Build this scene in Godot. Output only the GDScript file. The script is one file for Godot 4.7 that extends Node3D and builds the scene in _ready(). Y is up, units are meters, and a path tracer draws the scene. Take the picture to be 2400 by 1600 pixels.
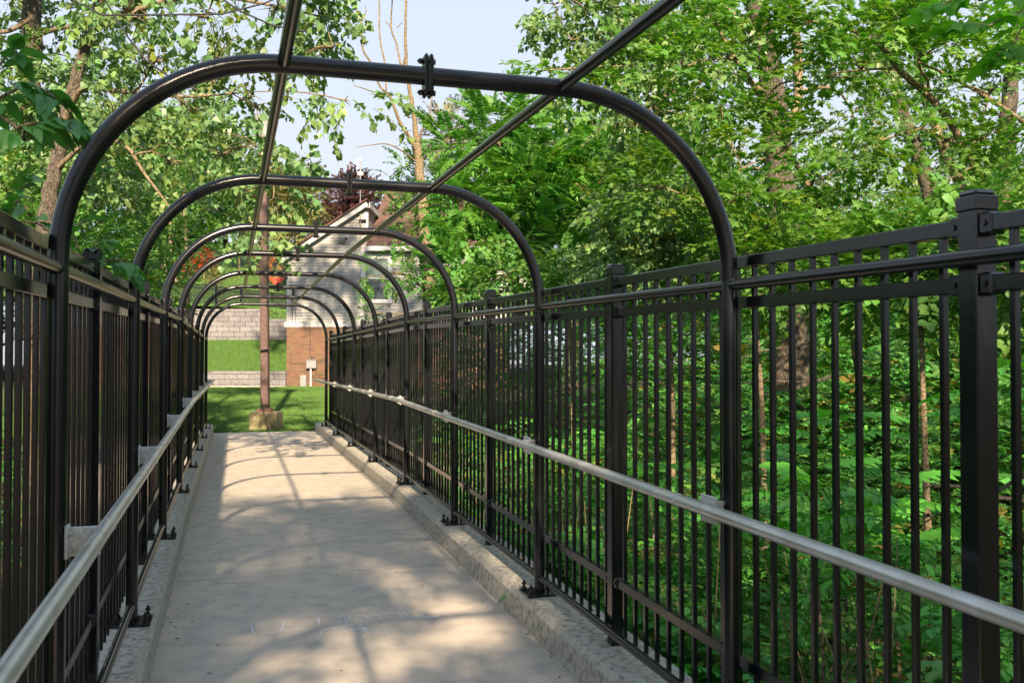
extends Node3D

const SUN := Vector3(-0.095, 0.454, 0.886)      # towards the sun
const YAW := -0.2849
const BEND := 9.886                           # where the ramp meets the level landing
var rng := RandomNumberGenerator.new()
var taken := {}
var M := {}
var holes := []

# ------------------------------------------------------------------ helpers
class Geo:
	var v := PackedVector3Array()
	var n := PackedVector3Array()
	var c := PackedColorArray()
	var idx := PackedInt32Array()
	var col := Color.WHITE

	func trin(p: Vector3, q: Vector3, r: Vector3, a: Vector3, b: Vector3, d: Vector3) -> void:
		var k := v.size()
		v.append(p); v.append(q); v.append(r)
		n.append(a); n.append(b); n.append(d)
		c.append(col); c.append(col); c.append(col)
		idx.append(k); idx.append(k + 2); idx.append(k + 1)

	func tri(p: Vector3, q: Vector3, r: Vector3) -> void:      # counter-clockwise seen from outside
		var m := (q - p).cross(r - p).normalized()
		trin(p, q, r, m, m, m)

	func poly(pts: Array, out: Vector3) -> void:
		var m: Vector3 = (pts[1] - pts[0]).cross(pts[2] - pts[0])
		var flip := m.dot(out) < 0.0
		for i in range(1, pts.size() - 1):
			if flip: tri(pts[0], pts[i + 1], pts[i])
			else: tri(pts[0], pts[i], pts[i + 1])

	func box(at: Vector3, size: Vector3, b := Basis.IDENTITY, ch := 0.0) -> void:
		var h := size * 0.5
		if ch <= 0.0:
			for ax in 3:
				for s in [-1.0, 1.0]:
					var pts := []
					for q in [[-1.0, -1.0], [1.0, -1.0], [1.0, 1.0], [-1.0, 1.0]]:
						var p := Vector3.ZERO
						p[ax] = s * h[ax]; p[(ax + 1) % 3] = q[0] * h[(ax + 1) % 3]; p[(ax + 2) % 3] = q[1] * h[(ax + 2) % 3]
						pts.append(at + b * p)
					var o := Vector3.ZERO
					o[ax] = s
					poly(pts, b * o)
			return
		ch = minf(ch, minf(h.x, minf(h.y, h.z)) * 0.9)
		var f := func(sg: Vector3, ax: int) -> Vector3:
			var p := Vector3(sg.x * h.x, sg.y * h.y, sg.z * h.z)
			for k in 3:
				if k != ax: p[k] -= sg[k] * ch
			return at + b * p
		for ax in 3:
			var a2 := (ax + 1) % 3
			var a3 := (ax + 2) % 3
			for s in [-1.0, 1.0]:
				var pts := []
				for q in [[-1.0, -1.0], [1.0, -1.0], [1.0, 1.0], [-1.0, 1.0]]:
					var sg := Vector3.ZERO
					sg[ax] = s; sg[a2] = q[0]; sg[a3] = q[1]
					pts.append(f.call(sg, ax))
				var o := Vector3.ZERO
				o[ax] = s
				poly(pts, b * o)
			for q in [[-1.0, -1.0], [1.0, -1.0], [1.0, 1.0], [-1.0, 1.0]]:
				var lo := Vector3.ZERO
				lo[ax] = -1.0; lo[a2] = q[0]; lo[a3] = q[1]
				var hi := lo
				hi[ax] = 1.0
				var o := lo
				o[ax] = 0.0
				poly([f.call(lo, a2), f.call(hi, a2), f.call(hi, a3), f.call(lo, a3)], b * o)
		for i in 8:
			var sg := Vector3(1.0 if i & 1 else -1.0, 1.0 if i & 2 else -1.0, 1.0 if i & 4 else -1.0)
			poly([f.call(sg, 0), f.call(sg, 1), f.call(sg, 2)], b * sg)

	func bar(p: Vector3, q: Vector3, w: float, hgt: float, ch := 0.0) -> void:      # a straight bar, w wide and hgt high
		var z := (q - p).normalized()
		var up := Vector3.UP if absf(z.y) < 0.95 else Vector3.BACK
		var x := up.cross(z).normalized()
		box((p + q) * 0.5, Vector3(w, hgt, p.distance_to(q)), Basis(x, z.cross(x), z), ch)

	func tube(pts: Array, radii: Array, sides := 8, caps := true, jit := 0.0) -> void:
		var cnt := pts.size()
		var d0: Vector3 = (pts[1] - pts[0]).normalized()
		var x := d0.cross(Vector3.UP if absf(d0.y) < 0.9 else Vector3.RIGHT).normalized()
		var base := v.size()
		for i in cnt:
			var d: Vector3 = (pts[mini(i + 1, cnt - 1)] - pts[maxi(i - 1, 0)]).normalized()
			x = (x - d * x.dot(d)).normalized()
			var y := d.cross(x)
			for k in sides:
				var a := TAU * k / sides
				var o := x * cos(a) + y * sin(a)
				var r: float = radii[i]
				if jit > 0.0: r *= 1.0 + jit * sin(k * 2.7 + i * 1.9) + jit * 0.6 * sin(k * 5.1 - i * 0.7)
				v.append(pts[i] + o * r); n.append(o); c.append(col)
		for i in cnt - 1:
			for k in sides:
				var a := base + i * sides + k
				var b := base + i * sides + (k + 1) % sides
				idx.append_array([a, a + sides, b, b, a + sides, b + sides])
		if caps:
			for e in 2:
				var i := 0 if e == 0 else cnt - 1
				var d: Vector3 = (pts[0] - pts[1]) if e == 0 else (pts[cnt - 1] - pts[cnt - 2])
				var ring := []
				for k in sides: ring.append(v[base + i * sides + k])
				poly(ring, d)

	func disc_tube(p: Vector3, q: Vector3, r: float, sides := 10) -> void:
		tube([p, q], [r, r], sides)

	func mesh() -> ArrayMesh:
		var a := []
		a.resize(Mesh.ARRAY_MAX)
		a[Mesh.ARRAY_VERTEX] = v; a[Mesh.ARRAY_NORMAL] = n; a[Mesh.ARRAY_COLOR] = c; a[Mesh.ARRAY_INDEX] = idx
		var m := ArrayMesh.new()
		m.add_surface_from_arrays(Mesh.PRIMITIVE_TRIANGLES, a)
		return m

func numbered(called: String) -> String:
	var k: int = taken.get(called, 0)
	taken[called] = k + 1
	return called if k == 0 else "%s_%03d" % [called, k]

func tag(o: Node, label: String, category: String, group := "", kind := "") -> Node:
	if label: o.set_meta("label", label)
	if category: o.set_meta("category", category)
	if group: o.set_meta("group", group)
	if kind: o.set_meta("kind", kind)
	return o

func thing(called: String, label: String, category: String, at := Vector3.ZERO, turn := 0.0, group := "") -> Node3D:
	var o := Node3D.new()
	o.name = numbered(called)
	add_child(o)
	o.position = at
	o.rotation.y = turn
	tag(o, label, category, group)
	return o

func obj(called: String, m, mat: Material, parent: Node = self, at := Vector3.ZERO, kind := "") -> MeshInstance3D:
	var o := MeshInstance3D.new()
	o.mesh = m.mesh() if m is Geo else m
	if o.mesh.surface_get_material(0) == null: o.mesh.surface_set_material(0, mat)
	elif o.mesh.surface_get_material(0) != mat: o.set_surface_override_material(0, mat)
	o.name = numbered(called) if parent == self else called
	parent.add_child(o, true)
	o.position = at
	if kind: o.set_meta("kind", kind)
	return o

func scatter(called: String, m: Mesh, xf: Array, tint: Array, parent: Node, kind := "stuff") -> MultiMeshInstance3D:
	var mm := MultiMesh.new()
	mm.transform_format = MultiMesh.TRANSFORM_3D
	mm.use_colors = true
	mm.mesh = m
	mm.instance_count = xf.size()
	for i in xf.size():
		mm.set_instance_transform(i, xf[i])
		mm.set_instance_color(i, tint[i])
	var o := MultiMeshInstance3D.new()
	o.multimesh = mm
	o.name = numbered(called) if parent == self else called
	parent.add_child(o, true)
	if kind: o.set_meta("kind", kind)
	return o

func lin(r: float, g: float, b: float) -> Color:
	return Color(r, g, b).linear_to_srgb()

func noise_tex(seed_: int, freq: float, stops: Array, oct := 4, size := 512, kind := FastNoiseLite.TYPE_SIMPLEX_SMOOTH) -> NoiseTexture2D:
	var f := FastNoiseLite.new()
	f.seed = seed_
	f.frequency = freq
	f.noise_type = kind
	f.fractal_octaves = oct
	var t := NoiseTexture2D.new()
	t.width = size; t.height = size
	t.seamless = true
	t.noise = f
	if stops.size():
		var g := Gradient.new()
		var offs := PackedFloat32Array()
		var cols := PackedColorArray()
		for s in stops:
			offs.append(s[0]); cols.append(s[1] if s[1] is Color else Color(s[1], s[1], s[1]))
		g.offsets = offs; g.colors = cols
		t.color_ramp = g
	return t

func mat(color: Color, rough: float, metal := 0.0, tinted := false) -> StandardMaterial3D:
	var m := StandardMaterial3D.new()
	m.albedo_color = color
	m.roughness = rough
	m.metallic = metal
	m.vertex_color_use_as_albedo = tinted
	return m

func skin(m: StandardMaterial3D, tex: Texture2D, scale: float, detail: Texture2D = null, dscale := 1.0, bump: Texture2D = null, depth := 0.3) -> StandardMaterial3D:
	m.albedo_texture = tex
	m.uv1_triplanar = true
	m.uv1_world_triplanar = true
	m.uv1_scale = Vector3.ONE * scale
	if detail:
		m.detail_enabled = true
		m.detail_albedo = detail
		m.detail_blend_mode = BaseMaterial3D.BLEND_MODE_MUL
		m.detail_uv_layer = BaseMaterial3D.DETAIL_UV_2
		m.uv2_triplanar = true
		m.uv2_world_triplanar = true
		m.uv2_scale = Vector3.ONE * dscale
	if bump:
		m.heightmap_enabled = true
		m.heightmap_texture = bump
		m.heightmap_scale = depth
	return m

func leafy(r: float, g: float, b: float, rough := 0.5, through := 0.75) -> StandardMaterial3D:
	var m := mat(lin(r, g, b), rough, 0.0, true)
	m.backlight_enabled = true
	m.backlight = Color(through * 0.95, through, through * 0.55)
	return m

func dy(d: float) -> float:      # height of the walkway at d metres ahead
	return -0.0188 * maxf(0.0, BEND - d)

func rnd(a: float, b: float) -> float:
	return rng.randf_range(a, b)

func dir_rand() -> Vector3:
	var z := rnd(-1, 1)
	var a := rnd(0, TAU)
	var r := sqrt(1.0 - z * z)
	return Vector3(r * cos(a), z, r * sin(a))

# ------------------------------------------------------------------ leaves
const PROFILE := {
	"heart": [[-0.05, 0.0], [0.06, 0.40], [0.24, 0.52], [0.52, 0.34], [0.8, 0.10], [1.0, 0.0]],
	"oval": [[0.0, 0.0], [0.2, 0.30], [0.45, 0.40], [0.75, 0.24], [1.0, 0.0]],
	"lance": [[0.0, 0.0], [0.25, 0.5], [0.65, 0.38], [1.0, 0.0]],
}
const MAPLE := [[0.0, 0.0], [0.15, 0.05], [0.40, 0.08], [0.22, 0.28], [0.52, 0.60], [0.21, 0.54], [0.15, 0.72], [0.0, 1.0]]

func leaf(g: Geo, p: Vector3, dir: Vector3, up: Vector3, L: float, wide: float, kind: String, droop := 0.15, fold := 0.25) -> void:
	dir = dir.normalized()
	var s := dir.cross(up)
	if s.length() < 0.01: s = dir.cross(Vector3(0.3, 0.2, 0.9))
	s = s.normalized()
	var nn := s.cross(dir)
	if kind == "maple":
		var mid := p + dir * L * 0.33 + nn * L * 0.03
		for side in [-1.0, 1.0]:
			for i in MAPLE.size() - 1:
				var a: Vector3 = p + dir * L * MAPLE[i][1] + s * side * wide * MAPLE[i][0] - nn * L * (droop * MAPLE[i][1] * MAPLE[i][1] + MAPLE[i][0] * fold * 0.5)
				var b: Vector3 = p + dir * L * MAPLE[i + 1][1] + s * side * wide * MAPLE[i + 1][0] - nn * L * (droop * MAPLE[i + 1][1] * MAPLE[i + 1][1] + MAPLE[i + 1][0] * fold * 0.5)
				if side > 0: g.tri(mid, a, b)
				else: g.tri(mid, b, a)
		return
	var pr: Array = PROFILE[kind]
	for i in pr.size() - 1:
		var t0: float = pr[i][0]
		var t1: float = pr[i + 1][0]
		var w0: float = pr[i][1] * wide
		var w1: float = pr[i + 1][1] * wide
		var m0 := p + dir * L * t0 - nn * L * droop * t0 * t0
		var m1 := p + dir * L * t1 - nn * L * droop * t1 * t1
		for side in [-1.0, 1.0]:
			var e0: Vector3 = m0 + s * side * w0 + nn * w0 * fold
			var e1: Vector3 = m1 + s * side * w1 + nn * w1 * fold
			if side > 0:
				if w0 > 0.0: g.tri(m0, e0, m1)
				if w1 > 0.0: g.tri(e0 if w0 > 0.0 else m0, e1, m1)
			else:
				if w0 > 0.0: g.tri(m0, m1, e0)
				if w1 > 0.0: g.tri(e0 if w0 > 0.0 else m0, m1, e1)

func smooth_leaf(L: float, wide: float, droop: float, fold: float, twist: float) -> Geo:      # a pointed broad leaf, rounded and waved
	var g := Geo.new()
	var rows := 9
	var cols := 4
	g.col = tone(0.1)
	for i in rows + 1:
		var t := float(i) / rows
		var w := wide * 0.5 * pow(sin(PI * pow(t, 0.72)), 0.8) * (1.0 - 0.35 * t)
		for j in cols + 1:
			var s := float(j) / cols * 2.0 - 1.0
			var y := L * (t - 0.06 * t * t)
			var z := -L * droop * t * t + absf(s) * w * fold + 0.05 * wide * sin(t * 11.0 + twist) * s * absf(s)
			g.v.append(Vector3(s * w, y, z)); g.n.append(Vector3.BACK); g.c.append(g.col)
	for i in rows:
		for j in cols:
			var a := i * (cols + 1) + j
			var b := a + cols + 1
			g.idx.append_array([a, b, a + 1, a + 1, b, b + 1])
	for i in rows + 1:
		for j in cols + 1:
			var k := i * (cols + 1) + j
			var px: Vector3 = g.v[k + 1 if j < cols else k] - g.v[k - 1 if j > 0 else k]
			var py: Vector3 = g.v[k + cols + 1 if i < rows else k] - g.v[k - cols - 1 if i > 0 else k]
			var m := px.cross(py)
			g.n[k] = m.normalized() if m.length() > 1e-9 else Vector3.BACK
	return g

func tone(spread := 0.22) -> Color:
	var k := 1.0 + rnd(-spread, spread)
	return Color(k * (1.0 + rnd(-0.12, 0.16)), k, k * (1.0 + rnd(-0.15, 0.15)))

# A sprig grows along +y; +z is its upper side.
func sprig(kind: String, n: int, size: float, length: float) -> ArrayMesh:
	var g := Geo.new()
	g.col = Color(1.3, 0.85, 0.7)
	g.tube([Vector3.ZERO, Vector3(0.01, length * 0.5, 0.015), Vector3(0, length, -0.03)], [0.0035, 0.0025, 0.001], 3, false)
	for i in n:
		var t := (i + 0.6) / n
		var p := Vector3(0.01 * sin(t * PI), length * t, 0.015 * sin(t * PI) - 0.03 * t * t)
		var side := 1.0 if i % 2 == 0 else -1.0
		g.col = tone()
		var L := size * rnd(0.75, 1.15)
		if kind == "heart":
			var out := Vector3(side * rnd(0.5, 1.0), rnd(0.1, 0.7), rnd(-0.6, 0.4)).normalized()
			var q := p + out * rnd(0.03, 0.06)
			leaf(g, q, (out + Vector3(rnd(-.5, .5), rnd(-.4, .4), rnd(-1.3, 0.1))).normalized(), (Vector3(0, 0, 1) + dir_rand() * 0.9).normalized(), L, L, "heart", rnd(0.0, 0.25), rnd(-0.1, 0.3))
		elif kind == "maple":
			var out := Vector3(side * rnd(0.4, 1.0), rnd(0.2, 0.9), rnd(-0.15, 0.15)).normalized()
			leaf(g, p + out * 0.05, (out + dir_rand() * 0.3).normalized(), (Vector3(0, 0, 1) + dir_rand() * 0.45).normalized(), L, L, "maple", rnd(0.05, 0.35), rnd(0.0, 0.35))
		elif kind == "oval":
			var out := Vector3(side * rnd(0.5, 1.0), rnd(0.2, 0.8), rnd(-0.2, 0.2)).normalized()
			leaf(g, p + out * 0.012, (out + dir_rand() * 0.25).normalized(), (Vector3(0, 0, 1) + dir_rand() * 0.5).normalized(), L, L, "oval", rnd(0.0, 0.3), rnd(0.0, 0.35))
	if kind != "oval" or n > 0:
		g.col = tone()
		leaf(g, Vector3(0, length, -0.03), Vector3(rnd(-.3, .3), 1, -0.3), Vector3(0, 0.3, 1), size, size, kind, 0.2, 0.2)
	return g.mesh()

func frond(pairs: int, length: float, leaflet: float) -> ArrayMesh:
	var g := Geo.new()
	var pts := []
	for i in 6:
		var t := i / 5.0
		pts.append(Vector3(0, length * (t - 0.12 * t * t), -0.28 * length * t * t))
	g.col = Color(1.2, 0.95, 0.6)
	g.tube(pts, [0.003, 0.003, 0.0025, 0.002, 0.0015, 0.001], 3, false)
	for i in pairs:
		var t := 0.18 + 0.8 * i / pairs
		var p := Vector3(0, length * (t - 0.12 * t * t), -0.28 * length * t * t)
		var k := leaflet * (0.75 + 0.5 * sin(PI * (0.15 + 0.8 * t)))
		for side in [-1.0, 1.0]:
			g.col = tone(0.15)
			leaf(g, p, Vector3(side, 0.38 + rnd(-.1, .1), -0.25 + rnd(-.12, .12)), Vector3(rnd(-.25, .25), -0.1, 1), k * rnd(0.9, 1.1), k * 0.36, "lance", 0.2, 0.25)
	leaf(g, pts[5], Vector3(0, 1, -0.5), Vector3(0, 0.4, 1), leaflet, leaflet * 0.36, "lance", 0.2, 0.2)
	return g.mesh()

func toward(grow: Vector3, up: Vector3, k: float) -> Basis:
	var y := grow.normalized()
	var x := y.cross(up)
	if x.length() < 0.05: x = y.cross(Vector3(0.7, 0.1, 0.5))
	x = x.normalized()
	return Basis(x, y, x.cross(y)).scaled_local(Vector3.ONE * k)

func lit_gap(p: Vector3) -> bool:      # a gap in the leaves through which the sun comes
	for h in holes:
		if p.y < h[0].y + 0.6: continue
		var q: Vector3 = p - SUN * ((p.y - h[0].y) / SUN.y)
		var dx: float = (q.x - h[0].x) / (h[1] + 0.22)
		var dz: float = (q.z - h[0].z) / (h[2] + 0.35)
		if dx * dx + dz * dz < 1.0: return true
	return false

# ------------------------------------------------------------------ trees
func bend(p: Vector3, q: Vector3, n: int, sag: float) -> Array:
	var out := []
	var side := (q - p).cross(dir_rand()).normalized() * p.distance_to(q) * sag
	for i in n + 1:
		var t := float(i) / n
		out.append(p.lerp(q, t) + side * sin(t * PI) + Vector3.UP * p.distance_to(q) * 0.08 * sin(t * PI))
	return out

func tree(called: String, label: String, category: String, paths: Array, blobs: Array, o: Dictionary) -> Node3D:
	rng.seed = o.seed
	var root := thing(called, label, category, paths[0][0][0], 0.0, o.get("group", ""))
	var home: Vector3 = -root.position
	var nodes := []
	var i0 := 0
	for path in paths:
		var g := Geo.new()
		var pts := []
		var rad := []
		for k in path.size() - 1:      # smooth the given points
			var a: Vector3 = path[maxi(k - 1, 0)][0]
			var b: Vector3 = path[k][0]
			var c: Vector3 = path[k + 1][0]
			var d: Vector3 = path[mini(k + 2, path.size() - 1)][0]
			for j in 5:
				var t := j / 5.0
				pts.append(b.cubic_interpolate(c, a, d, t) + dir_rand() * path[k][1] * 0.18)
				rad.append(lerpf(path[k][1], path[k + 1][1], t))
		pts.append(path[-1][0]); rad.append(path[-1][1])
		g.tube(pts, rad, 12 if i0 == 0 else 7, true, 0.07)
		obj("trunk" if i0 == 0 else "limb", g, o.bark if i0 == 0 else o.get("twig", o.bark), root, home)
		for k in pts.size(): nodes.append([pts[k], rad[k]])
		i0 += 1
	if blobs.is_empty(): return root
	var tw := Geo.new()
	var xf := []
	var tints := []
	for s in o.leaves.size(): xf.append([]); tints.append([])
	var clump_r: float = o.get("clump", 0.45)
	var per: int = o.get("per", 9)
	var size: float = o.get("size", 1.0)
	for b in blobs:
		var c: Vector3 = b[0]
		var best = nodes[0]
		var bd := 1e9
		for nd in nodes:
			var q: float = nd[0].distance_to(c) + maxf(0.0, nd[0].y - c.y) * 1.2
			if q < bd: bd = q; best = nd
		var own := [best]
		if bd > 0.4 and not o.get("bare", false):
			var pts := bend(best[0], c, 5, 0.07)
			var r0: float = minf(best[1] * 0.6, 0.012 + 0.011 * bd)
			var rad := []
			for k in 6: rad.append(lerpf(r0, 0.008, k / 5.0))
			tw.tube(pts, rad, 5, false, 0.05)
			for k in 6:
				own.append([pts[k], rad[k]])
				nodes.append([pts[k], rad[k]])
		var tone_b := rnd(0.88, 1.12)
		for k in b[2]:
			var u := dir_rand() * pow(rng.randf(), 0.42)
			var p: Vector3 = c + Vector3(u.x * maxf(0.1, b[1].x - 0.22 * size), u.y * maxf(0.08, b[1].y - 0.22 * size), u.z * b[1].z)
			var near = own[0]
			var nd0 := 1e9
			for q in own:
				var e: float = q[0].distance_to(p)
				if e < nd0: nd0 = e; near = q
			if not o.get("bare", false):
				tw.tube(bend(near[0], p, 3, 0.1), [minf(near[1], 0.009) * size, 0.006 * size, 0.004 * size, 0.002 * size], 4, false)
			var outw: Vector3 = (p - near[0]).normalized()
			for j in per:
				var off := dir_rand() * clump_r * pow(rng.randf(), 0.5)
				off.y *= o.get("flat", 1.0)
				var at := p + off
				if at.y > 1.0 and lit_gap(at) and rng.randf() < 0.85: continue
				var grow: Vector3 = outw * 0.6 + off.normalized() * 0.9 + dir_rand() * 0.5 + Vector3.UP * o.get("lift", -0.2)
				var s: int = rng.randi() % o.leaves.size()
				xf[s].append(Transform3D(toward(grow, Vector3.UP + dir_rand() * 0.3, size * rnd(0.75, 1.2)), at))
				var t := tone_b * rnd(0.78, 1.2)
				var yel := rnd(-0.12, 0.22)
				if rng.randf() < 0.03: yel = 0.5
				tints[s].append(Color(t * (1.0 + yel), t, t * (1.0 - yel)))
	if tw.v.size(): obj("twigs", tw, o.get("twig", o.bark), root, home, "stuff")
	for s in o.leaves.size():
		if xf[s].size():
			var mi := scatter("crown", o.leaves[s], xf[s], tints[s], root)
			mi.position = home
	return root

# ------------------------------------------------------------------ ground
const HOUSE := Vector3(1.813, 0.451, -34.925)

func along(p: Vector3) -> Vector2:      # x along the front of the house, y beyond it
	var q := (p - HOUSE).rotated(Vector3.UP, -YAW)
	return Vector2(q.x, -q.z)

func ground_y(x: float, z: float) -> float:
	var d := -z
	var side: float
	if x > 0.6:
		side = -0.75 - 1.3 * smoothstep(2.2, 5.0, x) + 2.2 * smoothstep(6.5, 16.0, x) + 2.5 * smoothstep(16.0, 50.0, x)
	else:
		side = -0.75 - 0.5 * smoothstep(-0.8, -3.0, x) + 1.6 * smoothstep(-4.0, -14.0, x) + 3.0 * smoothstep(-14.0, -50.0, x)
	side += 0.12 * sin(x * 1.7 + z * 0.6) + 0.1 * sin(z * 1.3 - x)
	var h := along(Vector3(x, 0, z))
	var lawn := -0.03 + clampf((d - 20.0) / 14.0, 0.0, 1.0) * 0.5 + 0.015 * sin(x * 2.1) * sin(z * 1.7)
	var t := smoothstep(17.5, 20.0, d)
	return lerpf(side, lawn, t) if h.y < 40.0 else lawn

func upper_y(h: Vector2) -> float:
	return HOUSE.y + 2.55 + 0.5 * smoothstep(-1.5, -2.0, h.x) + 0.03 * clampf(h.y - 3.5, 0.0, 8.5) + 0.17 * maxf(0.0, h.y - 12.0) + 0.05 * clampf(-h.x - 2.0, 0.0, 10.0)

func from_house(x: float, y: float, beyond: float) -> Vector3:
	return HOUSE + Vector3(x, y, -beyond).rotated(Vector3.UP, YAW)

func sheet(nx: int, nz: int, f: Callable) -> Geo:
	var g := Geo.new()
	for j in nz + 1:
		for i in nx + 1:
			g.v.append(f.call(float(i) / nx, float(j) / nz)); g.n.append(Vector3.UP); g.c.append(Color.WHITE)
	for j in nz:
		for i in nx:
			var a := j * (nx + 1) + i
			var b := a + nx + 1
			g.idx.append_array([a, a + 1, b, a + 1, b + 1, b])
	for j in nz + 1:
		for i in nx + 1:
			var k := j * (nx + 1) + i
			var px: Vector3 = g.v[k + 1 if i < nx else k] - g.v[k - 1 if i > 0 else k]
			var pz: Vector3 = g.v[k + nx + 1 if j < nz else k] - g.v[k - nx - 1 if j > 0 else k]
			var m := px.cross(pz)
			g.n[k] = (m if m.y > 0 else -m).normalized()
	if g.n.size() and (g.v[nx + 1] - g.v[0]).cross(g.v[1] - g.v[0]).y < 0.0:
		for k in range(0, g.idx.size(), 3):
			var s: int = g.idx[k + 1]
			g.idx[k + 1] = g.idx[k + 2]; g.idx[k + 2] = s
	return g

func tuft_mesh(blades: int, h: float) -> ArrayMesh:
	var g := Geo.new()
	for i in blades:
		g.col = tone(0.2)
		var p := Vector3(rnd(-.06, .06), -0.01, rnd(-.06, .06))
		var lean := Vector3(rnd(-.5, .5), 1, rnd(-.5, .5)).normalized()
		var s := lean.cross(dir_rand()).normalized() * h * 0.05
		var q := p + lean * h * rnd(0.5, 1.1)
		g.tri(p - s, p + s, q)
	return g.mesh()

# ------------------------------------------------------------------ the walkway
func make_fence(x: float, inside: float, label: String) -> void:
	var root := thing("picket_fence", label, "fence", Vector3(x, dy(2) + 0.17, -2), 0.0, "black picket fences along the walkway")
	var home := -root.position
	var picket := Geo.new()
	picket.box(Vector3.ZERO, Vector3(0.0185, 1.71, 0.0185), Basis.IDENTITY, 0.002)
	var pm := picket.mesh()
	var step := 2.39
	for i in 9:
		var d0 := -0.41 + step * i
		var base := Vector3(x, dy(d0), -d0)
		var pg := Geo.new()
		pg.box(base + Vector3(0, 1.09, 0), Vector3(0.065, 1.86, 0.065), Basis.IDENTITY, 0.004)
		var post := obj("post", pg, M.black, root, home)
		var cg := Geo.new()
		cg.box(base + Vector3(0, 2.005, 0), Vector3(0.074, 0.04, 0.074), Basis.IDENTITY, 0.004)
		cg.box(base + Vector3(0, 2.03, 0), Vector3(0.066, 0.018, 0.066), Basis.IDENTITY, 0.012)
		obj("cap", cg, M.black, post)
		for hgt in [1.95, 1.8, 0.48]:
			for e in [-1.0, 1.0]:
				var d: float = d0 + e * 0.052
				var kg := Geo.new()
				var q := Vector3(x, dy(d) + hgt, -d)
				kg.box(q, Vector3(0.052, 0.056, 0.04), Basis.IDENTITY, 0.006)
				kg.disc_tube(q - Vector3(0.026 * -inside, 0, 0), q + Vector3(inside * 0.031, 0, 0), 0.008, 8)
				obj("bracket", kg, M.black, post)
		if i == 8: break
		var d1 := d0 + step
		var panel := Node3D.new()
		panel.name = "panel"
		root.add_child(panel, true)
		panel.position = home
		for hgt in [1.95, 1.8, 0.48]:
			var rg := Geo.new()
			var a := d0 + 0.03
			var b := d1 - 0.03
			if a < BEND and b > BEND:
				rg.bar(Vector3(x, dy(a) + hgt, -a), Vector3(x, hgt, -BEND), 0.038, 0.042, 0.003)
				rg.bar(Vector3(x, hgt, -BEND), Vector3(x, hgt, -b), 0.038, 0.042, 0.003)
			else:
				rg.bar(Vector3(x, dy(a) + hgt, -a), Vector3(x, dy(b) + hgt, -b), 0.038, 0.042, 0.003)
			obj("rail", rg, M.black, panel)
		for k in 19:
			var d := d0 + step * (k + 1) / 20.0
			var o := obj("picket", pm, M.black, panel, Vector3(x + rnd(-.001, .001), dy(d) + 1.085, -d))
			o.rotation.z = rnd(-0.0015, 0.0015)

func make_hoop() -> Node3D:
	var t := thing("hoop", "", "hoop frame", Vector3.ZERO, 0.0, "black steel hoops spanning the walkway")
	for s in [-1.0, 1.0]:
		var g := Geo.new()
		var pts := [Vector3(s * 1.125, 0.01, 0), Vector3(s * 1.125, 0.9, 0), Vector3(s * 1.125, 1.70, 0)]
		for k in 17:
			var a := PI / 2 * k / 16.0
			pts.append(Vector3(s * (0.47 + 0.655 * cos(a)), 1.711 + 0.655 * sin(a), 0))
		pts.append(Vector3(s * 0.25, 2.366, 0)); pts.append(Vector3(s * 0.014, 2.366, 0))
		var rad := []
		for k in pts.size(): rad.append(0.03)
		g.tube(pts, rad, 20)
		for y in [0.42, 0.86, 1.36]:      # welded sleeves
			g.tube([Vector3(s * 1.125, y, 0), Vector3(s * 1.125, y + 0.006, 0)], [0.0312, 0.0312], 20)
		obj("half_hoop", g, M.black_pipe, t)
		var f := Geo.new()
		f.box(Vector3(s * 0.0085, 2.366, 0), Vector3(0.013, 0.142, 0.056), Basis.IDENTITY, 0.016)
		f.box(Vector3(s * 0.0085, 2.366, 0), Vector3(0.0135, 0.118, 0.062), Basis.IDENTITY, 0.003)
		obj("flange_plate", f, M.black, t)
		var b := Geo.new()
		b.box(Vector3(s * 1.125, 0.006, 0), Vector3(0.2, 0.012, 0.19), Basis.IDENTITY, 0.003)
		b.tube([Vector3(s * 1.125, 0.012, 0), Vector3(s * 1.125, 0.02, 0)], [0.036, 0.031], 16)
		var plate := obj("base_plate", b, M.black, t)
		for c in [[-1, -1], [-1, 1], [1, -1], [1, 1]]:
			var a := Geo.new()
			var p := Vector3(s * 1.125 + c[0] * 0.075, 0.012, c[1] * 0.07)
			a.disc_tube(p, p + Vector3(0, 0.055, 0), 0.0075, 8)
			a.tube([p, p + Vector3(0, 0.014, 0)], [0.015, 0.015], 6)
			a.tube([p + Vector3(0, 0.03, 0), p + Vector3(0, 0.043, 0)], [0.014, 0.014], 6)
			obj("anchor_bolt", a, M.black, plate)
	for y in [-0.053, 0.053]:
		for z in [-0.012]:
			var g := Geo.new()
			var p := Vector3(0, 2.366 + y, z)
			g.disc_tube(p - Vector3(0.033, 0, 0), p + Vector3(0.028, 0, 0), 0.005, 8)
			g.tube([p + Vector3(0.016, 0, 0), p + Vector3(0.028, 0, 0)], [0.0095, 0.0095], 6)
			g.tube([p - Vector3(0.028, 0, 0), p - Vector3(0.016, 0, 0)], [0.0095, 0.0095], 6)
			obj("flange_bolt", g, M.black, t)
	return t

func long_pipe(called: String, label: String, category: String, group: String, x: float, h: float, r: float, a: float, b: float, m: Material) -> Node3D:
	var root := thing(called, label, category, Vector3(x, dy(a) + h, -a), 0.0, group)
	var g := Geo.new()
	var pts := []
	var d := a
	while d < b:
		pts.append(Vector3(x, dy(d) + h, -d)); d += 0.7
	pts.append(Vector3(x, dy(b) + h, -b))
	var rad := []
	for k in pts.size(): rad.append(r)
	g.tube(pts, rad, 16)
	obj("pipe", g, m, root, -root.position)
	return root

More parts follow.
